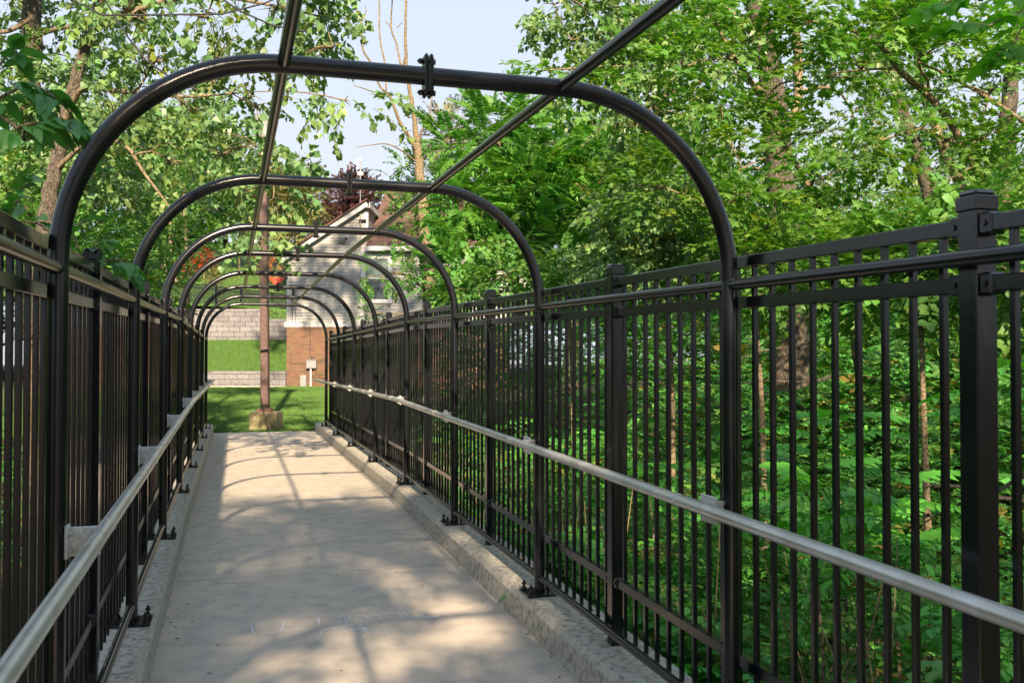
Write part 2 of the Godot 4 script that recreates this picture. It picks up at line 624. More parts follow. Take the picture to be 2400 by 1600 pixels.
func _ready() -> void:
	# ---------------------------------------------------------------- camera, sky, sun
	var cam := Camera3D.new()
	cam.name = "camera"
	add_child(cam)
	var lens := CameraAttributesPhysical.new()
	lens.frustum_focal_length = 33.41
	lens.frustum_focus_distance = 9.0
	lens.exposure_aperture = 9.0
	lens.frustum_near = 0.05
	lens.frustum_far = 600.0
	cam.attributes = lens
	cam.position = Vector3(0, 1.46, 0)
	cam.rotation = Vector3(0.0197, YAW, 0)
	cam.fov = 39.51
	cam.near = 0.05
	cam.far = 600.0

	var env := Environment.new()
	var sky := ProceduralSkyMaterial.new()
	sky.sky_top_color = lin(0.130, 0.161, 0.212)
	sky.sky_horizon_color = lin(0.195, 0.204, 0.219)
	sky.sky_curve = 0.3
	sky.ground_bottom_color = lin(0.06, 0.065, 0.04)
	sky.ground_horizon_color = lin(0.2, 0.215, 0.22)
	sky.sun_angle_max = 1.0
	sky.energy_multiplier = 1.0
	env.background_mode = Environment.BG_SKY
	env.sky = Sky.new()
	env.sky.sky_material = sky
	env.tonemap_mode = Environment.TONE_MAPPER_LINEAR
	env.tonemap_exposure = 4.8
	env.sdfgi_enabled = true
	env.ssao_enabled = true
	env.ssil_enabled = true
	var we := WorldEnvironment.new()
	we.name = "world"
	we.environment = env
	add_child(we)

	var sun := DirectionalLight3D.new()
	sun.name = "sun"
	sun.light_energy = 0.95
	sun.light_color = Color(1.0, 0.90, 0.77)
	sun.light_angular_distance = 0.8
	sun.shadow_enabled = true
	sun.look_at_from_position(SUN * 20.0, Vector3.ZERO)
	add_child(sun)

	rng.seed = 11
	# ---------------------------------------------------------------- materials
	var fine := noise_tex(3, 0.09, [[0.2, 0.72], [0.5, 0.97], [0.8, 1.0]], 4, 512)
	var grit := noise_tex(5, 0.35, [[0.25, 0.74], [0.45, 0.96], [0.8, 1.0]], 2, 512)
	var grit_bump := noise_tex(6, 0.25, [], 4, 512)
	M.black = mat(lin(0.005, 0.0055, 0.0075), 0.22)
	M.black.roughness_texture = noise_tex(7, 0.05, [[0.2, 0.75], [0.8, 1.0]], 4, 256)
	M.black.uv1_triplanar = true; M.black.uv1_world_triplanar = true; M.black.uv1_scale = Vector3.ONE * 2.0
	M.black_pipe = mat(lin(0.006, 0.0065, 0.0085), 0.22)
	M.steel = skin(mat(lin(0.66, 0.66, 0.645), 0.3, 0.6), noise_tex(9, 0.012, [[0.2, Color(0.88, 0.87, 0.84)], [0.6, Color(0.97, 0.97, 0.96)], [0.9, Color(1, 1, 1)]], 3, 512), 0.8)
	M.plate = skin(mat(lin(0.62, 0.62, 0.61), 0.5, 0.2), noise_tex(10, 0.04, [[0.2, Color(0.88, 0.87, 0.85)], [0.8, Color(1, 1, 1)]], 4, 256), 4.0)
	M.concrete = skin(mat(lin(0.57, 0.505, 0.425), 0.9), noise_tex(12, 0.012, [[0.15, Color(0.9, 0.895, 0.89)], [0.5, Color(0.96, 0.955, 0.95)], [0.85, Color(1, 0.99, 0.97)]], 5, 1024), 0.35, grit, 3.2, grit_bump, 0.12)
	M.kerb = skin(mat(lin(0.50, 0.475, 0.425), 0.92), noise_tex(14, 0.02, [[0.15, Color(0.66, 0.65, 0.6)], [0.42, Color(0.9, 0.89, 0.86)], [0.7, Color(1, 0.99, 0.97)], [0.95, Color(0.88, 0.89, 0.8)]], 6, 1024), 0.8, noise_tex(15, 0.3, [[0.2, 0.62], [0.36, 0.95], [0.8, 1.0]], 3, 512), 5.0, grit_bump, 0.12)
	M.footing = skin(mat(lin(0.42, 0.36, 0.25), 0.92), noise_tex(17, 0.03, [[0.2, Color(0.7, 0.72, 0.55)], [0.55, Color(0.95, 0.93, 0.85)], [0.9, Color(1, 1, 1)]], 5, 512), 1.0, grit, 2.0, grit_bump, 0.4)
	M.joint = mat(lin(0.10, 0.09, 0.075), 0.95)
	M.chalk = mat(lin(0.62, 0.65, 0.69), 0.95)
	M.soil = skin(mat(lin(0.05, 0.05, 0.026), 0.95), noise_tex(20, 0.03, [[0.2, Color(0.5, 0.45, 0.4)], [0.5, Color(0.8, 0.75, 0.6)], [0.8, Color(1, 0.95, 0.75)]], 5, 512), 0.5, grit, 2.0, grit_bump, 1.5)
	M.turf = skin(mat(lin(0.08, 0.14, 0.034), 0.95), noise_tex(21, 0.02, [[0.2, Color(0.7, 0.75, 0.6)], [0.5, Color(0.9, 0.92, 0.85)], [0.8, Color(1, 1, 0.9)]], 5, 512), 0.3, grit, 2.0, grit_bump, 1.5)
	M.grass = leafy(0.085, 0.20, 0.035, 0.55, 0.6)
	M.block = skin(mat(lin(0.33, 0.325, 0.335), 0.93, 0.0, true), noise_tex(23, 0.03, [[0.2, Color(0.72, 0.71, 0.74)], [0.55, Color(0.94, 0.93, 0.92)], [0.85, Color(1, 1, 1)]], 5, 512), 0.9, grit, 2.0, grit_bump, 1.0)
	M.brick = skin(mat(lin(0.25, 0.145, 0.088), 0.9, 0.0, true), fine, 1.5, grit, 3.0)
	M.mortar = skin(mat(lin(0.25, 0.20, 0.155), 0.95), fine, 2.0)
	M.siding = skin(mat(lin(0.38, 0.375, 0.36), 0.6), noise_tex(25, 0.02, [[0.2, 0.9], [0.8, 1.0]], 4, 256), 0.4)
	M.trim = mat(lin(0.44, 0.45, 0.455), 0.55)
	M.white = mat(lin(0.6, 0.6, 0.6), 0.5)
	M.shingle = skin(mat(lin(0.17, 0.095, 0.075), 0.95, 0.0, true), fine, 1.5, grit, 3.0)
	M.glass = mat(Color(0.5, 0.55, 0.6, 0.12), 0.03)
	M.glass.transparency = BaseMaterial3D.TRANSPARENCY_ALPHA
	M.dark = mat(lin(0.02, 0.022, 0.026), 0.8)
	M.blind = mat(lin(0.42, 0.55, 0.47), 0.6)
	M.grey_box = skin(mat(lin(0.25, 0.26, 0.265), 0.5, 0.1), fine, 2.0)
	M.post_paint = skin(mat(lin(0.11, 0.066, 0.058), 0.6), noise_tex(27, 0.03, [[0.2, Color(0.8, 0.78, 0.78)], [0.8, Color(1, 1, 1)]], 4, 256), 1.2)
	M.rust = skin(mat(lin(0.26, 0.15, 0.10), 0.85), noise_tex(28, 0.06, [[0.2, Color(0.6, 0.5, 0.45)], [0.8, Color(1, 1, 1)]], 4, 256), 2.5)
	M.bark_grey = skin(mat(lin(0.33, 0.285, 0.235), 0.95), noise_tex(30, 0.03, [[0.25, Color(0.5, 0.49, 0.48)], [0.5, Color(0.82, 0.81, 0.79)], [0.8, Color(1, 0.98, 0.92)]], 5, 512), 1.0, noise_tex(31, 0.1, [[0.3, 0.35], [0.5, 0.9], [0.8, 1.0]], 3, 512), 1.0, noise_tex(32, 0.06, [], 5, 512), 4.0)
	M.bark_grey.uv1_scale = Vector3(3.2, 0.55, 3.2)
	M.bark_grey.uv2_scale = Vector3(3.0, 0.4, 3.0)
	M.bark_tan = skin(mat(lin(0.42, 0.345, 0.25), 0.9), noise_tex(33, 0.03, [[0.25, Color(0.5, 0.47, 0.42)], [0.55, Color(0.88, 0.85, 0.78)], [0.85, Color(1, 1, 0.95)]], 5, 512), 1.5, fine, 4.0, grit_bump, 1.0)
	M.cotton = leafy(0.165, 0.305, 0.115, 0.38, 0.9)
	M.maple = leafy(0.135, 0.320, 0.055, 0.5, 1.05)
	M.ailanthus = leafy(0.105, 0.310, 0.045, 0.5, 0.95)
	M.shrub = leafy(0.110, 0.285, 0.055, 0.5, 0.9)
	M.under = leafy(0.100, 0.370, 0.070, 0.5, 0.95)
	M.pale = leafy(0.19, 0.215, 0.085, 0.6, 0.7)
	M.silver = leafy(0.16, 0.19, 0.115, 0.6, 0.6)
	M.plum = leafy(0.075, 0.032, 0.034, 0.45, 0.5)
	M.red_leaf = leafy(0.42, 0.075, 0.035, 0.5, 0.7)
	M.orange_leaf = leafy(0.48, 0.19, 0.06, 0.5, 0.7)
	M.white_leaf = leafy(0.72, 0.68, 0.68, 0.6, 0.5)
	M.red_pot = mat(lin(0.55, 0.07, 0.03), 0.5)

	# leaf sprigs
	var cotton := []
	var maple := []
	var oval := []
	var under := []
	var fronds := []
	var small := []
	for k in 4:
		cotton.append(sprig("heart", 15, 0.076, 0.38))
		maple.append(sprig("maple", 11, 0.088, 0.36))
		oval.append(sprig("oval", 13, 0.075, 0.34))
		under.append(sprig("oval", 14, 0.058, 0.28))
	for k in 3:
		fronds.append(frond(9 + k, 0.62, 0.125))
		small.append(sprig("oval", 18, 0.05, 0.34))
	var with := func(list: Array, m: Material) -> Array:
		var out := []
		for x in list:
			var y: ArrayMesh = x.duplicate()
			y.surface_set_material(0, m)
			out.append(y)
		return out
	var L_cotton: Array = with.call(cotton, M.cotton)
	var L_maple: Array = with.call(maple, M.maple)
	var L_ail: Array = with.call(fronds, M.ailanthus)
	var L_shrub: Array = with.call(oval, M.shrub)
	var L_small: Array = with.call(small, M.shrub)
	var L_under: Array = with.call(under, M.under)
	var L_underfrond: Array = with.call(fronds, M.under)

	# gaps in the canopy over the walkway: [centre on the deck, half width, half depth]
	for h in [[Vector3(0.621, -0.09, -5.095), 0.62, 0.42], [Vector3(1.103, -0.084, -5.433), 0.35, 0.25], [Vector3(-0.014, -0.052, -7.138), 0.14, 0.12], [Vector3(0.509, -0.039, -7.824), 0.16, 0.15], [Vector3(0.994, 0, -10.461), 0.35, 0.35], [Vector3(0.369, 0, -11.979), 0.45, 0.4], [Vector3(1.3, 0, -9.98), 0.2, 0.22],
		[Vector3(0.062, 0, -10.567), 0.2, 0.2], [Vector3(0.371, 0, -13.979), 0.6, 0.35], [Vector3(0.364, 0, -16.368), 0.9, 0.5], [Vector3(0.727, 0, -18.636), 1.3, 1.4], [Vector3(1.677, -0.062, -6.591), 0.25, 0.2], [Vector3(-0.335, -0.051, -7.198), 0.15, 0.25],
		[Vector3(0.58, 0.167, -20.4), 0.8, 1.5], [Vector3(0.555, 0.958, -20.6), 0.2, 0.8], [from_house(0.7, 1.2, 0), 0.4, 0.9], [from_house(-1.0, 2.6, 3.2), 1.0, 0.8], [from_house(-2.2, 2.8, 3.2), 0.8, 0.6], [from_house(-1.4, 0.3, 0), 0.5, 0.7], [from_house(-1.0, 1.2, 1.5), 1.0, 1.2], [from_house(-0.6, 0.1, -6), 1.5, 1.2]]:
		holes.append(h)

	# ---------------------------------------------------------------- ground
	var gm := sheet(130, 130, func(a: float, b: float) -> Vector3:
		var x := 160.0 * signf(a - 0.5) * pow(absf(a - 0.5) * 2.0, 2.2)
		var z := -8.0 + 200.0 * signf(b - 0.5) * pow(absf(b - 0.5) * 2.0, 2.2)
		return Vector3(x, ground_y(x, z), z))
	tag(obj("ground", gm, M.soil), "shaded brown soil of the wooded ravine beside the walkway", "", "", "structure")
	var lawn_mesh := sheet(60, 60, func(a: float, b: float) -> Vector3:
		var x := -9.0 + 13.0 * a
		var z := -20.1 - 16.5 * b
		return Vector3(x, ground_y(x, z) + 0.012, z))
	tag(obj("lawn", lawn_mesh, M.turf), "mown lawn between the walkway end and the lower retaining wall", "", "", "structure")
	var bank := sheet(30, 20, func(a: float, b: float) -> Vector3:
		var beyond := 0.2 + 3.2 * b
		var p := from_house(-8.0 + 8.0 * a, 0.0, beyond)
		return Vector3(p.x, HOUSE.y + lerpf(0.60, 1.8, b) + 0.03 * sin(a * 40.0) * sin(b * 9.0), p.z))
	tag(obj("grass_bank", bank, M.turf), "sloping grass bank between the two retaining walls", "", "", "structure")
	var upper := sheet(70, 70, func(a: float, b: float) -> Vector3:
		var h := Vector2(0.15 - 60.0 * pow(1.0 - a, 1.6), 3.45 + 70.0 * b * b)
		var p := from_house(h.x, 0.0, h.y)
		return Vector3(p.x, upper_y(h), p.z))
	tag(obj("upper_lawn", upper, M.turf), "lawn rising behind the upper retaining wall", "", "", "structure")
	var behind := sheet(20, 20, func(a: float, b: float) -> Vector3:
		var h := Vector2(0.1 + 60.0 * a, 12.0 + 60.0 * b)
		var p := from_house(h.x, 0.0, h.y)
		return Vector3(p.x, upper_y(h), p.z))
	tag(obj("hillside", behind, M.turf), "grassy hillside rising behind the house", "", "", "structure")

	# grass
	var tufts := []
	for k in 3:
		var m := tuft_mesh(14, 0.075)
		m.surface_set_material(0, M.grass)
		tufts.append(m)
	var field := func(called: String, label: String, count: int, f: Callable, big: float) -> void:
		var root := thing(called, label, "", Vector3.ZERO)
		root.set_meta("kind", "stuff")
		for s in 3:
			var xf := []
			var ti := []
			for k in count / 3:
				var p: Vector3 = f.call()
				var b := Basis(Vector3.UP, rnd(0, TAU)).scaled(Vector3.ONE * big * rnd(0.7, 1.3))
				xf.append(Transform3D(b, p))
				var y := rnd(-0.1, 0.25)
				var t := rnd(0.75, 1.2)
				ti.append(Color(t * (1 + y), t, t * (1 - y)))
			scatter("blades", tufts[s], xf, ti, root)
	field.call("grass", "short green grass of the lawn around the lamp post footing", 30000, func() -> Vector3:
		var x := rnd(-5.0, 3.5)
		var z := -20.07 - 15.0 * rng.randf()
		if rng.randf() < 0.06: z = -20.07 - 0.12 * rng.randf()
		return Vector3(x, ground_y(x, z) + 0.01, z), 1.0)
	field.call("grass", "grass covering the bank between the retaining walls", 12000, func() -> Vector3:
		var b := rng.randf()
		var p := from_house(rnd(-6.0, 0.0), 0.0, 0.25 + 3.0 * b)
		return Vector3(p.x, HOUSE.y + lerpf(0.60, 1.8, b), p.z), 1.15)
	field.call("grass", "grass on the lawn above the upper retaining wall", 16000, func() -> Vector3:
		var h := Vector2(rnd(-13.0, 0.1), 3.5 + 32.0 * pow(rng.randf(), 1.4))
		var p := from_house(h.x, 0.0, h.y)
		return Vector3(p.x, upper_y(h), p.z), 1.7)

	# ---------------------------------------------------------------- walkway
	var deck := Node3D.new()
	deck.name = "walkway"
	add_child(deck)
	tag(deck, "tan concrete walkway between two low kerbs", "", "", "structure")
	var cuts := [-3.0, 6.92, 12.4, 17.6, 20.06]
	var xl := -0.385
	var xr := 1.62
	for k in 4:
		var cols := [[xl, xr]] if k < 3 else [[xl - 0.02, 0.78], [0.786, 1.5], [1.506, xr + 0.06]]
		for q in cols:
			var g := Geo.new()
			var a: float = cuts[k] + 0.005
			var b: float = cuts[k + 1] - 0.005
			var n := 24
			for j in n:
				var da := lerpf(a, b, float(j) / n)
				var db := lerpf(a, b, float(j + 1) / n)
				g.poly([Vector3(q[0], dy(da), -da), Vector3(q[1], dy(da), -da), Vector3(q[1], dy(db), -db), Vector3(q[0], dy(db), -db)], Vector3.UP)
			for e in [a, b]:
				g.poly([Vector3(q[0], dy(e), -e), Vector3(q[1], dy(e), -e), Vector3(q[1], dy(e) - 0.2, -e), Vector3(q[0], dy(e) - 0.2, -e)], Vector3(0, 0, 1 if e == a else -1))
			for e in [q[0], q[1]]:
				g.poly([Vector3(e, dy(a), -a), Vector3(e, dy(b), -b), Vector3(e, dy(b) - 0.2, -b), Vector3(e, dy(a) - 0.2, -a)], Vector3(1 if e == q[1] else -1, 0, 0))
			obj("slab", g, M.concrete, deck)
	var jf := Geo.new()
	jf.poly([Vector3(xl, dy(-3) - 0.012, 3), Vector3(xr, dy(-3) - 0.012, 3), Vector3(xr, -0.012, -BEND), Vector3(xl, -0.012, -BEND)], Vector3.UP)
	jf.poly([Vector3(xl, -0.012, -BEND), Vector3(xr, -0.012, -BEND), Vector3(xr, -0.012, -20.05), Vector3(xl, -0.012, -20.05)], Vector3.UP)
	obj("joint_filler", jf, M.joint, deck)
	var kn_noise := FastNoiseLite.new()
	kn_noise.seed = 4
	kn_noise.frequency = 0.5
	for s in [-1.0, 1.0]:
		var g := Geo.new()
		var prev := []
		var d := -3.0
		while d < 20.2:
			var y := dy(d)
			var chip := 0.012 * maxf(0.0, kn_noise.get_noise_2d(d * 9.0, s * 50.0) - 0.18)
			var wav := 0.004 * kn_noise.get_noise_2d(d * 1.5, s * 20.0)
			var xi := 1.0025
			var ring := []
			for q in [[xi + 0.012, -0.42], [xi, 0.0], [xi + 0.004 + wav, 0.07], [xi + 0.006 + wav + chip, 0.135 - chip], [xi + 0.03 + wav + chip * 2.0, 0.167 - chip], [xi + 0.12, 0.17], [xi + 0.335, 0.168], [xi + 0.335, -0.6]]:
				ring.append(Vector3(0.6176 + s * q[0], y + q[1], -d))
			if prev.size():
				for i in ring.size() - 1:
					var out := Vector3(0, 1, 0) if i in [4, 5] else Vector3(-s if i < 4 else s, 0.4 if i == 3 else 0.0, 0)
					g.poly([prev[i], prev[i + 1], ring[i + 1], ring[i]], out)
			else:
				g.poly(ring, Vector3.BACK)
			prev = ring
			d += 0.1
		g.poly(prev, Vector3.FORWARD)
		var kn := obj("kerb", g, M.kerb)
		tag(kn, "weathered concrete kerb along the " + ("ravine" if s > 0 else "left") + " side of the walkway", "", "", "structure")

	# chalk strokes drawn on the walkway
	var chalk := thing("chalk_scribble", "pale chalk letters scribbled across the near walkway", "chalk drawing", Vector3(0.672, -0.078, -5.727))
	var dust := Geo.new()
	for st in [
		[Vector3(0.104, -0.078, -5.74), Vector3(0.111, -0.081, -5.604), Vector3(0.124, -0.081, -5.559), Vector3(0.222, -0.081, -5.565), Vector3(0.342, -0.081, -5.599), Vector3(0.403, -0.08, -5.607)], [Vector3(0.288, -0.078, -5.76), Vector3(0.271, -0.081, -5.593)], [Vector3(0.267, -0.077, -5.775), Vector3(0.304, -0.077, -5.773)],
		[Vector3(0.497, -0.077, -5.783), Vector3(0.478, -0.08, -5.621)], [Vector3(0.469, -0.077, -5.809), Vector3(0.508, -0.077, -5.79)], [Vector3(0.612, -0.078, -5.752), Vector3(0.639, -0.076, -5.818), Vector3(0.644, -0.078, -5.743), Vector3(0.643, -0.081, -5.602)],
		[Vector3(0.663, -0.078, -5.738), Vector3(0.699, -0.077, -5.783), Vector3(0.742, -0.077, -5.781), Vector3(0.767, -0.078, -5.756), Vector3(0.772, -0.079, -5.699), Vector3(0.787, -0.078, -5.75), Vector3(0.831, -0.077, -5.775), Vector3(0.845, -0.078, -5.725), Vector3(0.85, -0.08, -5.642), Vector3(0.864, -0.081, -5.602), Vector3(0.922, -0.08, -5.613)],
		[Vector3(0.836, -0.077, -5.774), Vector3(0.909, -0.077, -5.773), Vector3(0.958, -0.078, -5.759), Vector3(0.984, -0.079, -5.678)], [Vector3(1.001, -0.077, -5.766), Vector3(1.013, -0.079, -5.698), Vector3(1.035, -0.08, -5.636), Vector3(1.077, -0.08, -5.625)], [Vector3(1.097, -0.079, -5.703), Vector3(1.107, -0.08, -5.617), Vector3(1.163, -0.081, -5.602), Vector3(1.2, -0.08, -5.656)],
		[Vector3(0.477, -0.083, -5.487), Vector3(0.511, -0.081, -5.552), Vector3(0.579, -0.082, -5.551), Vector3(0.643, -0.081, -5.584), Vector3(0.705, -0.081, -5.585), Vector3(0.779, -0.081, -5.582)], [Vector3(0.594, -0.083, -5.471), Vector3(0.694, -0.082, -5.502), Vector3(0.81, -0.083, -5.454)], [Vector3(0.718, -0.081, -5.59), Vector3(0.729, -0.083, -5.484), Vector3(0.739, -0.084, -5.399)],
		[Vector3(0.748, -0.065, -6.429), Vector3(0.781, -0.066, -6.374), Vector3(0.821, -0.067, -6.33)], [Vector3(0.81, -0.065, -6.423), Vector3(0.905, -0.064, -6.491), Vector3(0.967, -0.063, -6.521)], [Vector3(1.07, -0.092, -4.986), Vector3(1.097, -0.093, -4.95)]]:
		for i in st.size() - 1:
			var a: Vector3 = st[i]
			var b: Vector3 = st[i + 1]
			var n := int(a.distance_to(b) / 0.0035) + 1
			for j in n:
				if rng.randf() < 0.2: continue
				var p := a.lerp(b, float(j) / n) + Vector3(rnd(-.004, .004), 0, rnd(-.008, .008))
				p.y = dy(-p.z) + 0.003
				var w := rnd(0.0015, 0.006)
				var v := Vector3(w, 0, rnd(-.5, .5) * w)
				var u := Vector3(rnd(-.5, .5) * w, 0, w * 1.4)
				dust.poly([p - v, p + u, p + v, p - u], Vector3.UP)
	obj("chalk_dust", dust, M.chalk, chalk, -chalk.position, "stuff")
	var cr := Geo.new()
	for q in [[Vector3(0.713, -0.057, -6.851), Vector3(1.26, -0.059, -6.743)], [Vector3(-0.124, -0.058, -6.792), Vector3(0.409, -0.06, -6.72)], [Vector3(1.605, -0.037, -7.913), Vector3(1.339, -0.038, -7.841)]]:
		var a: Vector3 = q[0]
		for j in 24:
			var b: Vector3 = q[0].lerp(q[1], (j + 1) / 24.0) + Vector3(0, 0, rnd(-.012, .012))
			a.y = dy(-a.z) + 0.002; b.y = dy(-b.z) + 0.002
			var w := Vector3(0, 0, rnd(0.0008, 0.002))
			cr.poly([a - w, b - w, b + w, a + w], Vector3.UP)
			a = b
	obj("cracks", cr, M.joint, deck, Vector3.ZERO, "stuff")
	# litter on the deck
	var lit := Geo.new()
	for k in 420:
		var d := rnd(3.0, 18.0)
		var edge := pow(rng.randf(), 3.0) * 0.5
		var p := Vector3(xl + edge if rng.randf() < 0.5 else xr - edge, dy(d) + 0.003, -d)
		if k % 4 == 0: p.x = rnd(xl, xr)
		var a := rnd(0, TAU)
		var u := Vector3(cos(a), 0, sin(a)) * rnd(0.004, 0.018)
		var w := Vector3(-sin(a), 0, cos(a)) * rnd(0.002, 0.006)
		var t := rnd(0.2, 1.0)
		lit.col = Color(0.12 * t, 0.085 * t, 0.045 * t) if rng.randf() < 0.7 else Color(0.45, 0.42, 0.36)
		lit.poly([p - u, p + w + Vector3(0, 0.003, 0), p + u, p - w], Vector3.UP)
	tag(obj("litter", lit, mat(Color.WHITE, 0.9, 0.0, true)), "scraps of dry leaf and grit on the walkway", "", "", "stuff")

	make_fence(1.8125, -1.0, "black picket fence on the ravine side, green undergrowth behind it")
	make_fence(-0.5773, 1.0, "black picket fence on the left side below the cottonwood branches")

	var hoop := make_hoop()
	var which := ["nearest tall black hoop with its top flange against open sky", "second black hoop from the near end, purple tree seen through it", "third black hoop from the near end, its top bar crossing the gable", "fourth black hoop from the near end, its top bar below the floodlight", "fifth black hoop from the near end, top bar crossing the siding", "sixth hoop from the near end, third from the lawn", "brownish sunlit hoop, second from the lawn end", "brownish sunlit hoop at the lawn end of the walkway", "black hoop beside the viewer, just outside the near frame edge"]
	for i in 9:
		var d := 3.111 + 2.2586 * (i if i < 8 else -1)
		var o: Node3D = hoop
		if i > 0:
			o = hoop.duplicate()
			o.name = numbered("hoop")
			add_child(o)
		o.position = Vector3(0.6176, dy(d) + 0.17, -d)
		o.set_meta("label", which[i])

	for s in [-1.0, 1.0]:
		var side := "on the cottonwood side" if s < 0 else "on the ravine side"
		long_pipe("roof_rod", "long thin black roof rod across the hoop tops " + side, "roof rod", "roof rods across the hoops", 0.6176 + s * 0.47, 2.536, 0.0205, -2.0, 18.95, M.black_pipe)
		long_pipe("side_pipe", "black pipe at shoulder height joining the hoop posts " + side, "pipe rail", "pipe rails between the hoop posts", 0.6176 + s * 1.125, 1.862, 0.0205, -2.0, 18.93, M.black_pipe)
		long_pipe("low_pipe", "low black pipe just above the kerb " + side, "pipe rail", "low pipes above the kerbs", 0.6176 + s * 1.125, 0.262, 0.0205, -2.0, 18.93, M.black_pipe)
		var hr := long_pipe("handrail", "shiny galvanised steel handrail at waist height " + side, "handrail", "galvanised handrails", 0.6176 + s * 1.003, 1.055, 0.0235, -2.0, 20.3, M.steel)
		for i in range(-1, 8):
			var d := 3.111 + 2.2586 * i
			var home := -hr.position
			var g := Geo.new()
			var p := Vector3(0.6176 + s * 1.049, dy(d) + 1.045, -d)
			if s < 0:
				g.box(p, Vector3(0.098, 0.088, 0.007), Basis.IDENTITY, 0.003)
				g.box(p + Vector3(s * 0.044, 0, 0), Vector3(0.01, 0.1, 0.05), Basis.IDENTITY, 0.003)
			else:
				g.box(p + Vector3(0.012, -0.004, -0.045), Vector3(0.008, 0.1, 0.12), Basis.IDENTITY, 0.003)
				g.box(p + Vector3(0.01, -0.004, 0.0), Vector3(0.075, 0.07, 0.01), Basis.IDENTITY, 0.003)
			var bracket := obj("bracket", g, M.plate, hr, home)
			var bo := Geo.new()
			for e in [-0.025, 0.025]:
				bo.tube([Vector3(0.6176 + s * 1.09, dy(d) + 1.045 + e, -d + 0.012), Vector3(0.6176 + s * 1.075, dy(d) + 1.045 + e, -d + 0.024)], [0.008, 0.007], 6)
			obj("bolts", bo, M.steel, bracket, Vector3.ZERO, "stuff")
			var c := Geo.new()
			var dc := d + 0.17
			c.tube([Vector3(0.6176 + s * 1.003, dy(dc) + 1.055, -dc), Vector3(0.6176 + s * 1.003, dy(dc + 0.014) + 1.055, -dc - 0.014)], [0.0252, 0.0252], 16)
			obj("coupling", c, M.plate, hr, home)

	# ---------------------------------------------------------------- lamp post on the lawn
	var lp := thing("lamp_post", "brown square lamp post on a mossy concrete footing at the walkway end", "lamp post", Vector3(0.582, -0.022, -20.45))
	lp.rotation.y = YAW
	var fg := Geo.new()
	fg.box(Vector3(0, 0.17, -0.28), Vector3(0.575, 0.46, 0.56), Basis.IDENTITY, 0.015)
	obj("footing", fg, M.footing, lp)
	var bg := Geo.new()
	bg.box(Vector3(-0.02, 0.415, -0.28), Vector3(0.31, 0.03, 0.31), Basis.IDENTITY, 0.006)
	for q in [[-1, -1], [1, -1], [-1, 1], [1, 1]]:
		bg.box(Vector3(-0.02 + q[0] * 0.11, 0.445, -0.28 + q[1] * 0.11), Vector3(0.055, 0.05, 0.055), Basis.IDENTITY, 0.012)
	obj("base_flange", bg, M.rust, lp)
	var pg := Geo.new()
	pg.bar(Vector3(-0.02, 0.42, -0.28), Vector3(-0.09, 6.3, -0.28), 0.162, 0.162, 0.012)
	obj("post", pg, M.post_paint, lp)
	var hg := Geo.new()
	hg.box(Vector3(-0.1, 6.4, -0.22), Vector3(0.36, 0.5, 0.3), Basis(Vector3.RIGHT, -0.25), 0.03)
	hg.box(Vector3(-0.1, 6.32, -0.05), Vector3(0.3, 0.36, 0.03), Basis(Vector3.RIGHT, -0.25), 0.008)
	obj("lamp_head", hg, M.grey_box, lp)

	house()
	walls()
	plants(L_cotton, L_maple, L_ail, L_shrub, L_small, L_under, L_underfrond, with, small, oval, fronds)

# ------------------------------------------------------------------ house
const K := 0.01527      # metres per photo pixel on the front of the house

func board(g: Geo, x0: float, x1: float, x0t: float, x1t: float, y: float, h: float, z: float) -> void:      # a lapped siding board
	var a := Vector3(x0, y, z + 0.031)
	var b := Vector3(x1, y, z + 0.031)
	var c := Vector3(x1t, y + h, z + 0.003)
	var d := Vector3(x0t, y + h, z + 0.003)
	g.poly([a, b, c, d], Vector3.BACK)
	g.poly([a, b, b + Vector3(0, 0.008, -0.031), a + Vector3(0, 0.008, -0.031)], Vector3.DOWN)
	g.poly([b, c, c - Vector3(0, 0, 0.01), b - Vector3(0, 0, 0.016)], Vector3.RIGHT)
	g.poly([a, d, d - Vector3(0, 0, 0.01), a - Vector3(0, 0, 0.016)], Vector3.LEFT)

func solid(called: String, at: Vector3, size: Vector3, m: Material, parent: Node, ch := 0.004, b := Basis.IDENTITY) -> MeshInstance3D:
	var g := Geo.new()
	g.box(Vector3.ZERO, size, b, ch)
	return obj(called, g, m, parent, at)

